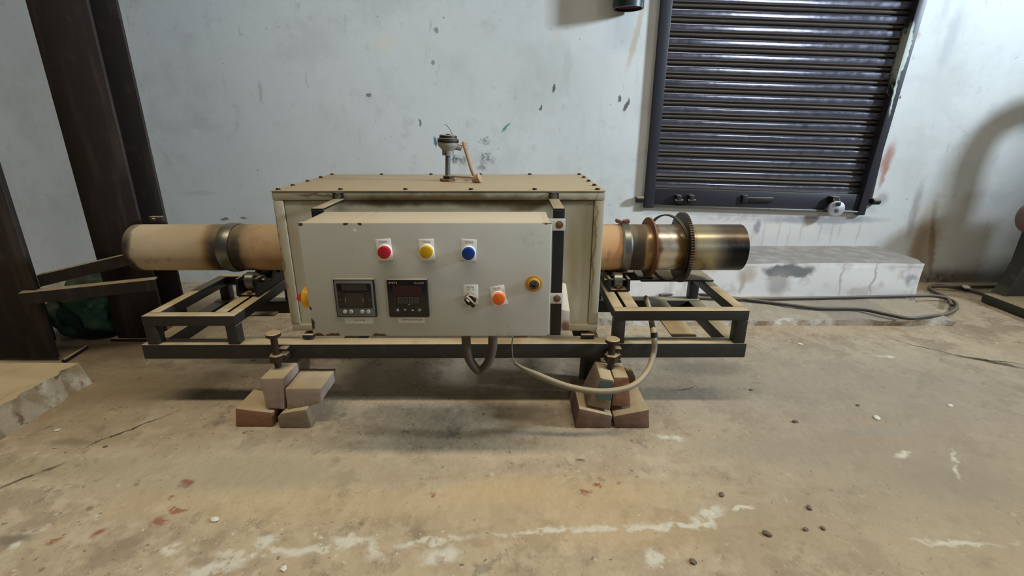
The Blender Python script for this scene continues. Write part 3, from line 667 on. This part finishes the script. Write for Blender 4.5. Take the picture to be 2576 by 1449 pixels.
ptext(p_, c, 'HEATER', .0185, 0, .0055, .017); ptext(p_, c, 'OFF      ON', .0125, 0, .0048, .017)
p_, c = plate(1254, 743, R(10.5), .0355, .0485)
ptext(p_, c, 'HEATER', .0185, R(10.5), .0055, .017); ptext(p_, c, 'ON', .0125, R(10.5), .0048)
lamp(1254.5, 752, 'orange', 'orange indicator lamp')
# selector switch
c = on(1183.5, 750); o = Vector((c.x, BY0 - .0015, c.z))
m = MB(); m.lathe([(0, .0145), (.005, .0145), (.006, .0138)], o, (0, -1, 0), 28); m.build('switch_collar', M['steel'], cb_)
m = MB(); m.lathe([(.005, .0130), (.012, .0130), (.0135, .0122), (.0136, .0001)], o, (0, -1, 0), 28, cap=False)
sw = m.build('selector_switch', M['black'], cb_)
m = MB(); m.box(o.x - .0048, o.x + .0048, BY0 - .027, BY0 - .014, o.z - .0165, o.z + .0135, .0015); m.rot(R(-42), 'Y', o); m.build('switch_handle', M['bezel'], sw)
m = MB(); m.box(o.x - .0018, o.x + .0018, BY0 - .0283, BY0 - .0268, o.z + .001, o.z + .0105, .0005); m.rot(R(-42), 'Y', o); lab(m.build('pointer_mark', M['white'], sw), 'white pointer on the switch')
# emergency stop without its mushroom head
c = on(1343, 713); o = Vector((c.x, BY0, c.z))
m = MB(); m.lathe([(0, .0200), (.002, .0200), (.0026, .0190), (.0026, .014)], o, (0, -1, 0), 32, cap=False); es = lab(m.build('stop_ring', M['ring_yellow'], cb_), 'worn yellow ring of the stop switch')
m = MB(); m.lathe([(.002, .0152), (.010, .0128), (.0105, .0115)], o, (0, -1, 0), 28, cap=False); m.build('stop_collar', M['ring_yellow'], es)
m = MB(); m.lathe([(.002, .0118), (.012, .0112), (.0125, .005), (.008, .004), (.008, .0001)], o, (0, -1, 0), 24, cap=False); lab(m.build('stop_core', M['stop_grey'], es), 'grey core left without its button')
m = MB(); m.box(o.x - .006, o.x + .005, BY0 - .0135, BY0 - .012, o.z - .0022, o.z + .0022, .0005); m.rot(R(25), 'Y', o); m.build('stop_mark', M['black'], es)
# isolator on the left flank
zc = V(772, 747, 1.15).z
m = MB(); m.cyl((BX0 + .003, 1.15, zc), (-.513, 1.15, zc), .026, 28, .003); iso = lab(m.build('isolator_disc', M['brightyellow'], cb_), 'yellow isolator disc on the left flank')
m = MB(); m.hexa([(-.513, 1.138, zc - .010), (-.513, 1.162, zc - .010), (-.513, 1.162, zc + .018), (-.513, 1.138, zc + .018), (-.531, 1.144, zc - .006), (-.531, 1.156, zc - .006), (-.531, 1.156, zc + .002), (-.531, 1.144, zc + .002)], .001); lab(m.build('isolator_handle', M['brightred'], iso), 'red isolator handle')
# gland under the cabinet
c = V(1130, 858, 1.2); m = MB(); m.cyl((c.x, 1.2, BZ0 + .004), (c.x, 1.2, BZ0 - .016), .010, 6); m.build('cable_gland', M['button'], cb_)
# ---- meter with four round buttons
def frame_at(tl, br_):
    a, b = on(*tl), on(*br_); return (a.x + b.x) / 2, (a.z + b.z) / 2
S = .048
cx, cz = frame_at((838, 700), (951, 795))
m = MB(); m.box(cx - S, cx + S, BY0 - .007, BY0 + .001, cz - S, cz + S, .0015); v1 = lab(m.build('energy_meter', M['bezel'], cb_), 'grey faced meter with dark screen and four round buttons')
m = MB(); m.box(cx - S + .003, cx + S - .003, BY0 - .0085, BY0 - .0069, cz - S + .003, cz + S - .003, .0006); m.build('meter_face', M['meterface'], v1)
m = MB(); m.box(cx - S + .008, cx + S - .007, BY0 - .0092, BY0 - .0084, cz - S + .024, cz + S - .010, .0003); m.build('meter_screen', M['screen'], v1)
m = MB(); m.box(cx - .022, cx + .020, BY0 - .0095, BY0 - .0091, cz - S + .028, cz + S - .034); m.box(cx - .028, cx + .030, BY0 - .0095, BY0 - .0091, cz + S - .027, cz + S - .012); m.build('screen_window', M['screenbrown'], v1)
for dx in (-.0225, .0195):
    m = MB(); m.box(cx + dx - .0006, cx + dx + .0006, BY0 - .0098, BY0 - .0094, cz - S + .040, cz - S + .051); m.build('screen_line', M['goldseg'], v1)
for dx, dz in ((-.036, .014), (-.035, -.002), (-.034, -.013), (.030, .024), (.032, .015), (.034, -.002)):
    m = MB(); m.box(cx + dx - .003, cx + dx + .003, BY0 - .0096, BY0 - .0091, cz + dz - .0006, cz + dz + .0006); m.build('screen_tick', M['dimseg'], v1)
for dx, sy in ((-.027, 0), (-.012, 1), (.0145, 2), (.0295, 3)):
    o = Vector((cx + dx, BY0 - .0084, cz - S + .0155)); m = MB(); m.lathe([(0, .0047), (.0012, .0047), (.0018, .004), (.0019, .0001)], o, (0, -1, 0), 20, cap=False); m.build('meter_button', M['button'], v1)
    if sy == 1:
        m = MB(); m.prism([(o.x - .0018, BY0 - .0107, o.z - .0012), (o.x + .0018, BY0 - .0107, o.z - .0012), (o.x, BY0 - .0107, o.z + .0018)], (0, .0003, 0)); m.build('button_mark', M['ink'], v1)
# ---- temperature controller
cx, cz = frame_at((975, 701), (1080, 794))
m = MB(); m.box(cx - S, cx + S, BY0 - .009, BY0 + .001, cz - S, cz + S, .0025); v2 = lab(m.build('temperature_controller', M['bezel'], cb_), 'black temperature controller with dark red window and unlit digits')
m = MB(); m.box(cx - S + .002, cx + S - .002, BY0 - .0096, BY0 - .0089, cz - S + .004, cz + S - .002, .0002); m.build('controller_face', M['screen'], v2)
m = MB(); m.box(cx - .034, cx + .034, BY0 - .0100, BY0 - .0095, cz + .008, cz + .033); m.build('display_window', M['redwindow'], v2)
text('PPI', 'lettering', .0078, M['lightink'], v2, (cx - .0325, BY0 - .0101, cz + .0395), 0, .019)
text('OmniX96', 'lettering', .0062, M['lightink'], v2, (cx + .0285, BY0 - .0101, cz + .0395), 0, .023)
for k in range(4):
    ox = cx - .0185 + k * .0128; oz = cz - .0035; m = MB(); h_, w2, t = .0072, .0046, .0013
    for a_, b_ in (((-w2, h_ - t), (w2, h_)), ((-w2, -t / 2), (w2, t / 2)), ((-w2, -h_), (w2, -h_ + t)), ((-w2, .001), (-w2 + t, h_ - .001)), ((w2 - t, .001), (w2, h_ - .001)), ((-w2, -h_ + .001), (-w2 + t, -.001)), ((w2 - t, -h_ + .001), (w2, -.001))):
        m.box(ox + a_[0], ox + b_[0], BY0 - .0101, BY0 - .0095, oz + a_[1], oz + b_[1])
    m.build('digit', M['dimseg'], v2)
zk = cz - .028; yy = BY0 - .0102
m = MB(); m.box(cx - .0285, cx - .0235, yy, yy + .0006, zk - .003, zk + .003, .0008); m.build('key_symbol', M['lightink'], v2)
m = MB(); m.prism([(cx - .0115, yy, zk + .0022), (cx - .0055, yy, zk + .0022), (cx - .0085, yy, zk - .0025)], (0, .0006, 0)); m.build('key_symbol', M['lightink'], v2)
m = MB(); m.prism([(cx + .0065, yy, zk - .0022), (cx + .0125, yy, zk - .0022), (cx + .0095, yy, zk + .0025)], (0, .0006, 0)); m.build('key_symbol', M['lightink'], v2)
m = MB(); m.tube([(cx + .0225, yy + .0004, zk + .0022), (cx + .027, yy + .0004, zk + .0022), (cx + .0288, yy + .0004, zk), (cx + .027, yy + .0004, zk - .0022), (cx + .0225, yy + .0004, zk - .0022)], .0007, 6); m.build('key_symbol', M['lightink'], v2)
m = MB(); m.box(cx + .000, cx + .004, yy, yy + .0006, cz - .0145, cz - .0135); m.build('dash_mark', M['lightink'], v2)
# name plates below
for (a, b), tx_, wd_ in ((((866, 797), (940, 813)), 'VAF METER', .028), (((1000, 796), (1070, 811)), 'TEMP CONTROLLER', .048)):
    pa_, pb_ = on(*a), on(*b); c = (pa_ + pb_) / 2; m = MB(); m.box(pa_.x, pb_.x, BY0 - .0015, BY0 + .001, pb_.z, pa_.z, .0005); q = m.build('name_plate', M['white'], cb_)
    text(tx_, 'lettering', .0052, M['ink'], q, (c.x + .002, BY0 - .0018, c.z), 0, wd_)

# hanging loop of conduit and the grey hose
lp = [V(1172, 846, 1.22), V(1174, 870, 1.22), V(1182, 905, 1.22), V(1205, 932, 1.22), V(1226, 915, 1.22), V(1238, 880, 1.22), V(1240, 846, 1.22)]
m = MB(); m.tube(lp, .0125, 12); tag(m.build('conduit_loop', M['conduit']), 'brown flexible conduit looping down below the control cabinet', 'conduit')
hz = [V(1290, 846, 1.24), V(1288, 880, 1.26), V(1300, 916, 1.25), V(1360, 946, 1.24), V(1430, 972, 1.235), V(1500, 984, 1.235), V(1560, 980, 1.25), V(1600, 964, 1.28), V(1630, 930, 1.34), V(1644, 890, 1.385), V(1646, 850, 1.40), V(1640, 815, 1.46), V(1634, 780, 1.60), V(1625, 748, 1.72)]
m = MB(); m.tube(hz, lambda t: .0018 + .0072 * min(1, max(0, (t - .13) * 12)), 12); ho = m.build('grey_hose', M['hose']); tag(ho, 'dusty grey hose sagging from the cabinet to the right subframe', 'hose')
c0, c1 = V(1645, 836, 1.405), V(1646, 848, 1.40)
m = MB(); m.cyl(c0, c1, .0105, 12); lab(m.build('tape_band', M['black'], ho), 'black tape around the hose')

# ------------------------------------------------------------------ process tube
TY, TZ, TR = 1.70, .476, .081
tb = thing('process_tube', (-.25, TY, TZ - TR), 'long heat stained steel tube running through the furnace box', 'tube')
tl, tr_ = tx(350), tx(1859)
m = MB(); m.lathe([(0, TR - .006), (0, TR), (tr_ - tl - .0, TR), (tr_ - tl, TR - .006), (0.02, TR - .006)], (tl, TY, TZ), (1, 0, 0), 64, cap=False); m.build('tube_wall', M['tube'], tb)
m = MB(); m.lathe([(0, TR - .006), (.002, .001)], (tl + .004, TY, TZ), (1, 0, 0), 40, cap=False); m.build('end_cover', M['column'], tb)
m = MB(); m.lathe([(0, TR + .0005), (0, TR + .003), (.012, TR + .0055), (.03, TR + .0055), (.042, TR + .003), (.042, TR + .0005)], (tx(578), TY, TZ), (1, 0, 0), 48, cap=False); m.rot(R(-4), 'Z', (tx(595), TY, TZ)); lab(m.build('riding_ring', M['steel'], tb), 'bright worn steel ring on the left of the tube')
m = MB(); m.lathe([(0, TR + .0005), (0, TR + .003), (.006, TR + .008), (.026, TR + .008), (.032, TR + .003), (.032, TR + .0005)], (tx(1556), TY, TZ), (1, 0, 0), 48, cap=False); lab(m.build('riding_ring', M['steel'], tb), 'bright worn steel ring right of the furnace')
for px in (1552, 1572):
    c = Vector((tx(px), TY, TZ + TR + .008)); m = MB(); m.box(c.x - .012, c.x + .01, TY - .012, TY + .012, c.z - .002, c.z + .010, .003); m.rot(R(18 if px < 1560 else -15), 'Y', c); m.build('clamp_lug', M['rust'], tb)
m = MB(); m.ring((tx(1630) - .003, TY, TZ), (1, 0, 0), TR, .1055, .006, 56); m.rot(R(3), 'Z', (tx(1630), TY, TZ)); lab(m.build('rusty_flange', M['rust'], tb), 'thin rusty disc flange on the tube')
# sprocket
gx = tx(1708); NT = 84; m = MB(); inn = []; out = []
for s_ in (0, 1):
    x = gx + s_ * .012; ri = []; ro = []
    for k in range(NT * 4):
        a_ = 2 * math.pi * k / (NT * 4); rr = .1235 if k % 4 in (0, 1) else .1202
        ri.append(m.bm.verts.new((x, TY + math.cos(a_) * (TR + .0003), TZ + math.sin(a_) * (TR + .0003)))); ro.append(m.bm.verts.new((x, TY + math.cos(a_) * rr, TZ + math.sin(a_) * rr)))
    inn.append(ri); out.append(ro)
n_ = NT * 4
for k in range(n_):
    j = (k + 1) % n_
    m.bm.faces.new((out[0][k], out[0][j], inn[0][j], inn[0][k])); m.bm.faces.new((out[1][k], out[1][j], inn[1][j], inn[1][k])); m.bm.faces.new((out[0][k], out[0][j], out[1][j], out[1][k]))
M['sprocket'] = paint('oily_sprocket', (62, 54, 46), .5, .5, .2, (84, 70, 52)); lab(m.build('sprocket', M['sprocket'], tb), 'large toothed sprocket on the tube')
# loose chain band
cn_ = Vector((.546, TY, TZ - .002)); m = MB(); m.lathe([(-.006, .1135), (-.006, .1180), (.006, .1180), (.006, .1135), (-.006, .1135)], cn_, Vector((1, .42, .0)), 48, cap=False)
lab(m.build('drive_band', M['sprocket'], tb), 'loose dark metal band hanging behind the sprocket')

# roller stands
def roller_stand(x, zbase, label):
    r = thing('roller_stand', (x, TY, zbase), label, 'roller stand')
    for sy in (-1, 1):
        yc = TY + sy * .062; zc_ = TZ - .103
        m = MB(); m.cyl((x - .016, yc, zc_), (x + .016, yc, zc_), .030, 24, .003); rl = m.build('roller', M['steel'], r)
        m = MB(); m.cyl((x - .045, yc, zc_), (x + .045, yc, zc_), .007, 10); m.build('axle', M['bolt'], rl)
    zt_ = TZ - .086
    for dx in (-.036, .028):
        m = MB(); m.prism([(x + dx, TY + q, z) for q, z in ((-.11, zbase + .006), (.11, zbase + .006), (.10, zt_), (.045, zt_), (0, zbase + .02), (-.045, zt_), (-.10, zt_))], (.008, 0, 0)); m.build('cheek_plate', M['black'], r)
    m = MB(); m.box(x - .036, x + .036, TY - .10, TY + .10, zbase, zbase + .007, .001); m.build('base_plate', M['black'], r)
    for sy in (-1, 1): hexbolt((x - .0, TY + sy * .09, zbase + .007), .008, .008, r, 'rust')
    return r
roller_stand(-.905, .3266, 'black roller stand under the tube left of the furnace')
roller_stand(.366, .3441, 'black roller stand under the tube right of the furnace')
# tall black stay behind the left stand
m = MB(); m.box(tx(640), tx(668), 1.80, 1.812, .3285, TZ - .03, .001); tag(m.build('stay_plate', M['black']), 'black upright plate beside the left roller stand', 'plate')
# idler under the rusty flange
c = Vector((tx(1640), TY + .03, .3605)); 
it = thing('idler_screw', c, 'small dark adjusting screw under the rusty flange', 'screw')
m = MB(); m.cyl(c, c + Vector((0, 0, .045)), .006, 10); m.build('shank', M['nutdark'], it)
m = MB(); m.cyl(c + Vector((0, 0, .0)), c + Vector((0, 0, .010)), .014, 6); m.build('nut', M['nutdark'], it)
m = MB(); m.box(c.x - .03, c.x + .02, c.y - .01, c.y + .01, c.z - .008, c.z, .001); m.build('carrier', M['black'], it)

# ------------------------------------------------------------------ thermocouple on the lid
b0 = Vector((V(1126, 456, 1.715).x, 1.715, LZ))
th = thing('thermocouple', b0, 'thermocouple with round grey head standing on the furnace lid', 'sensor')
m = MB(); m.lathe([(0, .028), (.008, .028), (.0085, .026)], b0, (0, 0, 1), 6); m.build('flange_nut', M['rust'], th)
m = MB(); m.lathe([(.0085, .020), (.018, .020), (.019, .018)], b0 + Vector((.004, 0, 0)), (0, 0, 1), 6); m.build('lock_nut', M['nutdark'], th)
axs = Vector((.055, 0, 1)).normalized()
m = MB(); m.cyl(b0, b0 + axs * .098, .0085, 16); m.build('stem', M['steel'], th)
hp = b0 + axs * .085
m = MB(); m.lathe([(0, .0195), (.016, .0195), (.019, .022), (.030, .033), (.034, .0345), (.042, .0345)], hp, axs, 28); hd = m.build('head', M['greysteel'], th)
m = MB(); m.lathe([(.042, .0350), (.0425, .0358), (.0500, .0358), (.0505, .035)], hp, axs, 28); m.build('gasket_band', M['black'], th)
m = MB(); m.lathe([(.0505, .0352), (.054, .0350), (.056, .030), (.064, .0285), (.066, .026), (.0662, .0001)], hp, axs, 28, cap=False); cp = m.build('cap', M['nutdark'], th)
m = MB(); m.cyl(hp + axs * .066, hp + axs * .0695, .007, 10); m.build('cap_screw', M['bolt'], cp)
m = MB(); m.cyl(hp + Vector((-.006, -.0196, .006)), hp + Vector((-.006, -.021, .006)), .0028, 10); m.build('set_screw', M['black'], hd)
m = MB(); m.cyl(hp + Vector((.022, 0, .028)), hp + Vector((.046, 0, .024)), .010, 12, .002); m.build('side_gland', M['greysteel'], hd)
m = MB(); m.tube([V(1139, 340, 1.715), V(1132, 326, 1.715), V(1124, 315, 1.715), V(1118, 313, 1.715)], .0011, 6); m.build('loose_wire', M['wire'], th)
sl = [V(1166, 357, 1.715), V(1170, 372, 1.71), V(1178, 398, 1.71), V(1186, 425, 1.71), V(1192, 440, 1.715)]
m = MB(); m.tube(sl, .0062, 10); m.build('fibre_sleeve', M['sleeve'], th)
e0 = F(1196, 450, LZ + .012); m = MB(); m.lathe([(-.012, .007), (.0, .012), (.016, .0165), (.017, .010)], e0, Vector((.75, -.2, .25)), 16); m.build('sleeve_end', M['sleeve'], th)
m = MB(); m.tube([e0, e0 + Vector((-.02, .10, -.006)), e0 + Vector((-.07, .16, -.008)), e0 + Vector((-.12, .2, -.008))], .003, 8); m.build('lead', M['sleeve'], th)
for k in range(9):
    a_ = k * .7; s0 = V(1166, 366, 1.71); d = Vector((math.cos(a_) * .020, -.004, math.sin(a_) * .016)); m = MB(); m.tube([s0, s0 + d * .6, s0 + d + Vector((0, 0, -.003))], .0007, 5, 3); m.build('frayed_strand', M['sleeve'], th)

# ------------------------------------------------------------------ brick piers and levelling screws
def brick(front, D, L, mat, label, lean=(0, 0), z0=None, group=None):
    P = [V(px, py, D) for px, py in front]
    if z0 is not None:
        zm = min(p.z for p in P)
        for p in P: p.z += z0 - zm
    m = MB(); m.prism(P, (lean[0], L, lean[1]), .003)
    bmesh.ops.triangulate(m.bm, faces=[f for f in m.bm.faces if len(f.verts) > 4])
    bmesh.ops.subdivide_edges(m.bm, edges=[e_ for e_ in m.bm.edges if e_.calc_length() > .03], cuts=2, use_grid_fill=True)
    m.jitter(.0016, 45, random.random() * 50)
    return tag(m.build('brick', M[mat]), label, 'brick', group or 'bricks of the two piers')
G1, G2 = 'bricks of the left pier', 'bricks of the right pier'
brick([(592, 1073), (686, 1072), (685, 1038), (591, 1026)], 1.312, .115, 'brickred', 'reddish wedge topped brick, lower left of the left pier', z0=0.0, group=G1)
brick([(703, 1077), (777, 1078), (784, 1072), (770, 1031), (707, 1041), (698, 1050)], 1.305, .12, 'brickgrey', 'small grey chipped brick, lower right of the left pier', z0=0.0, group=G1)
brick([(669, 1026), (715, 1030), (713, 951), (654, 952)], 1.325, .21, 'brick', 'pale brick on edge under the left levelling screw', group=G1)
brick([(722, 1030), (800, 1017), (808, 1010), (808, 977), (717, 977)], 1.325, .13, 'brick', 'pale brick laid flat beside the upright one on the left pier', group=G1)
brick([(1447, 1075), (1537, 1076), (1541, 1045), (1457, 1026)], 1.305, .20, 'brickbrown', 'brown wedge topped brick, lower left of the right pier', z0=0.0, group=G2)
brick([(1546, 1075), (1634, 1076), (1633, 1029), (1544, 1046)], 1.305, .15, 'brickbrown', 'dark brown wedge topped brick, lower right of the right pier', z0=0.0, group=G2)
bw = brick([(1475, 1019), (1534, 1032), (1545, 957), (1510, 950)], 1.318, .12, 'brickgrey', 'leaning grey brick with blue green film on the right pier', lean=(.004, 0), group=G2)
brick([(1539, 1021), (1586, 1023), (1582, 949), (1545, 950)], 1.330, .12, 'brickred', 'upright reddish brick on the right pier, right of the leaning one', group=G2)
brick([(1560, 1022), (1606, 1022), (1598, 945), (1580, 943)], 1.475, .06, 'brickbrown', 'brick end showing behind the upright brick of the right pier', group=G2)
brick([(1462, 1040), (1510, 1040), (1506, 915), (1474, 915)], 1.525, .10, 'brickdark', 'dark brick standing in shadow behind the right pier', z0=0.0, group=G2)
P = [V(1500, 1002, 1.3135), V(1537, 1008, 1.3135), V(1543, 961, 1.3135), V(1511, 957, 1.3135)]
m = MB(); m.prism(P, (0, .002, 0)); o = m.build('plastic_film', M['wrap'], bw); lab(o, 'blue green film stuck on the brick')

def screw(px, ytop, ybot, D, zb2, label):
    c = V(px, ybot, D); x = c.x; zt_ = V(px, ytop, D).z
    r = thing('levelling_screw', (x, D, zb2), label, 'levelling screw', 'levelling screws of the frame')
    m = MB(); m.cyl((x, D, zb2), (x, D, zt_ - .012), .0105, 14, .001); m.build('shank', M['bolt'], r)
    m = MB(); m.lathe([(0, .018), (.002, .022), (.012, .0225), (.014, .020)], (x, D, zt_ - .014), (0, 0, 1), 20); m.build('head', M['bolt'], r)
    m = MB(); m.lathe([(0, .020), (.002, .022), (.022, .022), (.024, .020)], (x, D, .186), (0, 0, 1), 6); m.build('nut', M['bolt'], r)
    m = MB(); m.box(x - .012, x + .03, D, FY0 + .001, .190, .206, .002); m.build('lug', M['bolt'], r)
    m = MB(); m.box(x + .004, x + .032, D + .004, FY0 + .001, .216, .226, .002); m.build('lug', M['bolt'], r)
screw(701, 836, 925, 1.392, .166, 'rusty flat headed levelling screw standing on the left brick pier')
screw(1536, 851, 925, 1.392, .162, 'rusty flat headed levelling screw standing on the right brick pier')

# ------------------------------------------------------------------ floor cables at the right
def fp(px, py, z): return F(px, py, z)
cab = [fp(1740, 748, .045), fp(1860, 752, .045), fp(2000, 750, .045), fp(2150, 747, .045), fp(2300, 744, .045), fp(2360, 745, .03), fp(2400, 758, .012), fp(2405, 775, .012), fp(2380, 790, .02), fp(2330, 796, .045), fp(2285, 800, .047), fp(2230, 790, .047), fp(2160, 777, .045), fp(2050, 774, .045), fp(1950, 762, .045), fp(1850, 750, .045), fp(1740, 738, .045), fp(1660, 742, .045)]
m = MB(); m.tube(cab, .0085, 10); tag(m.build('floor_cable', M['cable']), 'thick dark cable doubled back along the foot of the step', 'cable')
cab2 = [fp(2395, 768, .03), fp(2380, 748, .012), fp(2345, 730, .012), fp(2340, 720, .012), fp(2370, 717, .012), fp(2430, 727, .012), fp(2490, 742, .012), fp(2560, 750, .012)]
m = MB(); m.tube(cab2, .0085, 10); tag(m.build('floor_cable', M['cable']), 'dark cable looping from the step to the machine at the right edge', 'cable')
cab3 = [fp(2336, 720, .012), fp(2400, 720, .03), fp(2470, 720, .012), fp(2600, 718, .012)]
m = MB(); m.tube(cab3, .008, 10); tag(m.build('floor_cable', M['cable']), 'dark cable lying along the wall foot behind the machine', 'cable')

# ------------------------------------------------------------------ machine cut off by the right edge
mx = thing('machine_pedestal', (2.75, 2.28, 0), 'dark cast iron machine pedestal at the right edge beside the wall', 'machine')
m = MB(); m.prism([(2.455, 2.02, .0), (2.47, 2.45, .0), (3.05, 2.45, .0), (3.05, 2.02, .0)], (0, 0, .05), .012); m.build('base', M['machine'], mx)
m = MB()
m.prism([V(px, py, 2.46) for px, py in ((2476, 776), (2480, 752), (2490, 738), (2512, 712), (2546, 655), (2568, 590), (2584, 540), (2680, 520), (2640, 570), (2606, 620), (2582, 680), (2566, 728), (2556, 776))], (0, -.07, 0), .004); m.build('flared_leg', M['machine'], mx)
m = MB(); m.box(2.61, 3.05, 2.36, 2.50, .46, .63, .02); m.build('table', M['machine'], mx)
m = MB(); m.box(2.69, 3.05, 2.38, 2.50, .05, .47, .02); m.build('gear_case', M['machine'], mx)
bc = V(2600, 545, 2.40); m = MB(); bmesh.ops.create_icosphere(m.bm, subdivisions=3, radius=.078); bmesh.ops.scale(m.bm, vec=(1, .6, 1.05), verts=m.bm.verts[:]); bmesh.ops.translate(m.bm, vec=bc, verts=m.bm.verts[:]); lab(m.build('hand_knob', M['machinepink'], mx), 'pinkish rounded knob at the photo edge')
m = MB(); m.tube([(2.87, 2.44, .5), (2.87, 2.44, .78), (2.87, 2.44, .94), (2.90, 2.44, 1.06), (3.00, 2.44, 1.15), (3.25, 2.44, 1.19)], .062, 16); m.build('gooseneck', M['machine'], mx)

# ------------------------------------------------------------------ little bits lying about
def chip(px, py, r, mat, name, label, cat, group, flat=.35, z=0.0):
    c = F(px, py, z); m = MB(); bmesh.ops.create_icosphere(m.bm, subdivisions=2, radius=1)
    s_ = random.random() * 30; a_ = random.random() * 3
    for v in m.bm.verts: v.co *= 1 + .35 * mnoise.noise(v.co * 1.4 + Vector((s_, 0, 0)))
    bmesh.ops.scale(m.bm, vec=(r, r * .7, r * flat), verts=m.bm.verts[:]); bmesh.ops.rotate(m.bm, cent=(0, 0, 0), matrix=Matrix.Rotation(a_, 3, 'Z'), verts=m.bm.verts[:])
    mn = min(v.co.z for v in m.bm.verts); bmesh.ops.translate(m.bm, vec=c - Vector((0, 0, mn + .0005)), verts=m.bm.verts[:])
    tag(m.build(name, M[mat]), label, cat, group)
chip(540, 1308, .011, 'chip', 'plaster_chip', 'white plaster chip on the floor below the left pier', 'chip', 'plaster chips')
chip(2205, 1051, .014, 'chip', 'plaster_chip', 'white plaster chip on the open floor at right', 'chip', 'plaster chips', .2)
chip(2390, 1020, .010, 'chip', 'plaster_chip', 'small white plaster chip on the floor near the right edge', 'chip', 'plaster chips', .2)
chip(145, 1082, .010, 'chip', 'plaster_chip', 'pale plaster chip beside the broken slab edge', 'chip', 'plaster chips', .2)
chip(714, 1432, .009, 'chip', 'plaster_chip', 'pale plaster chip at the bottom edge of the photo', 'chip', 'plaster chips', .3)
chip(2012, 865, .012, 'chip', 'plaster_chip', 'white plaster chip in front of the low curb', 'chip', 'plaster chips', .2)
chip(702, 826, .013, 'sleeve', 'plaster_chip', 'pinkish flake on the floor seen behind the left levelling screw', 'chip', 'plaster chips', .15)
chip(2430, 726, .020, 'chip', 'paper_scrap', 'crumpled pale scrap on the cable by the machine', 'scrap', None, .5, .02)
for k, (px, py, ll) in enumerate([(1930, 1345, 'dark oval pebble on the floor at lower right, biggest of three'), (2035, 1279, 'dark pebble on the floor above the lower right pair'), (2026, 1333, 'dark pebble, left one of the lower right pair'), (2070, 1330, 'dark pebble, right one of the lower right pair'),
                                  (1743, 1415, 'dark pebble near the bottom edge right of centre'), (1815, 1245, 'dark crumb on the floor right of the white paint line'), (2000, 1062, 'dark pebble on the floor right of the right pier'), (265, 1124, 'tiny dark pebble beside the floor crack at left'),
                                  (1890, 981, 'small dark pebble right of the frame shadow'), (2158, 1020, 'reddish dark crumb on the open floor at right')]):
    chip(px, py, (.011, .008, .007, .007, .009, .009, .009, .006, .007, .007)[k], 'pebble', 'pebble', ll, 'pebble', 'dark pebbles on the floor', .4)
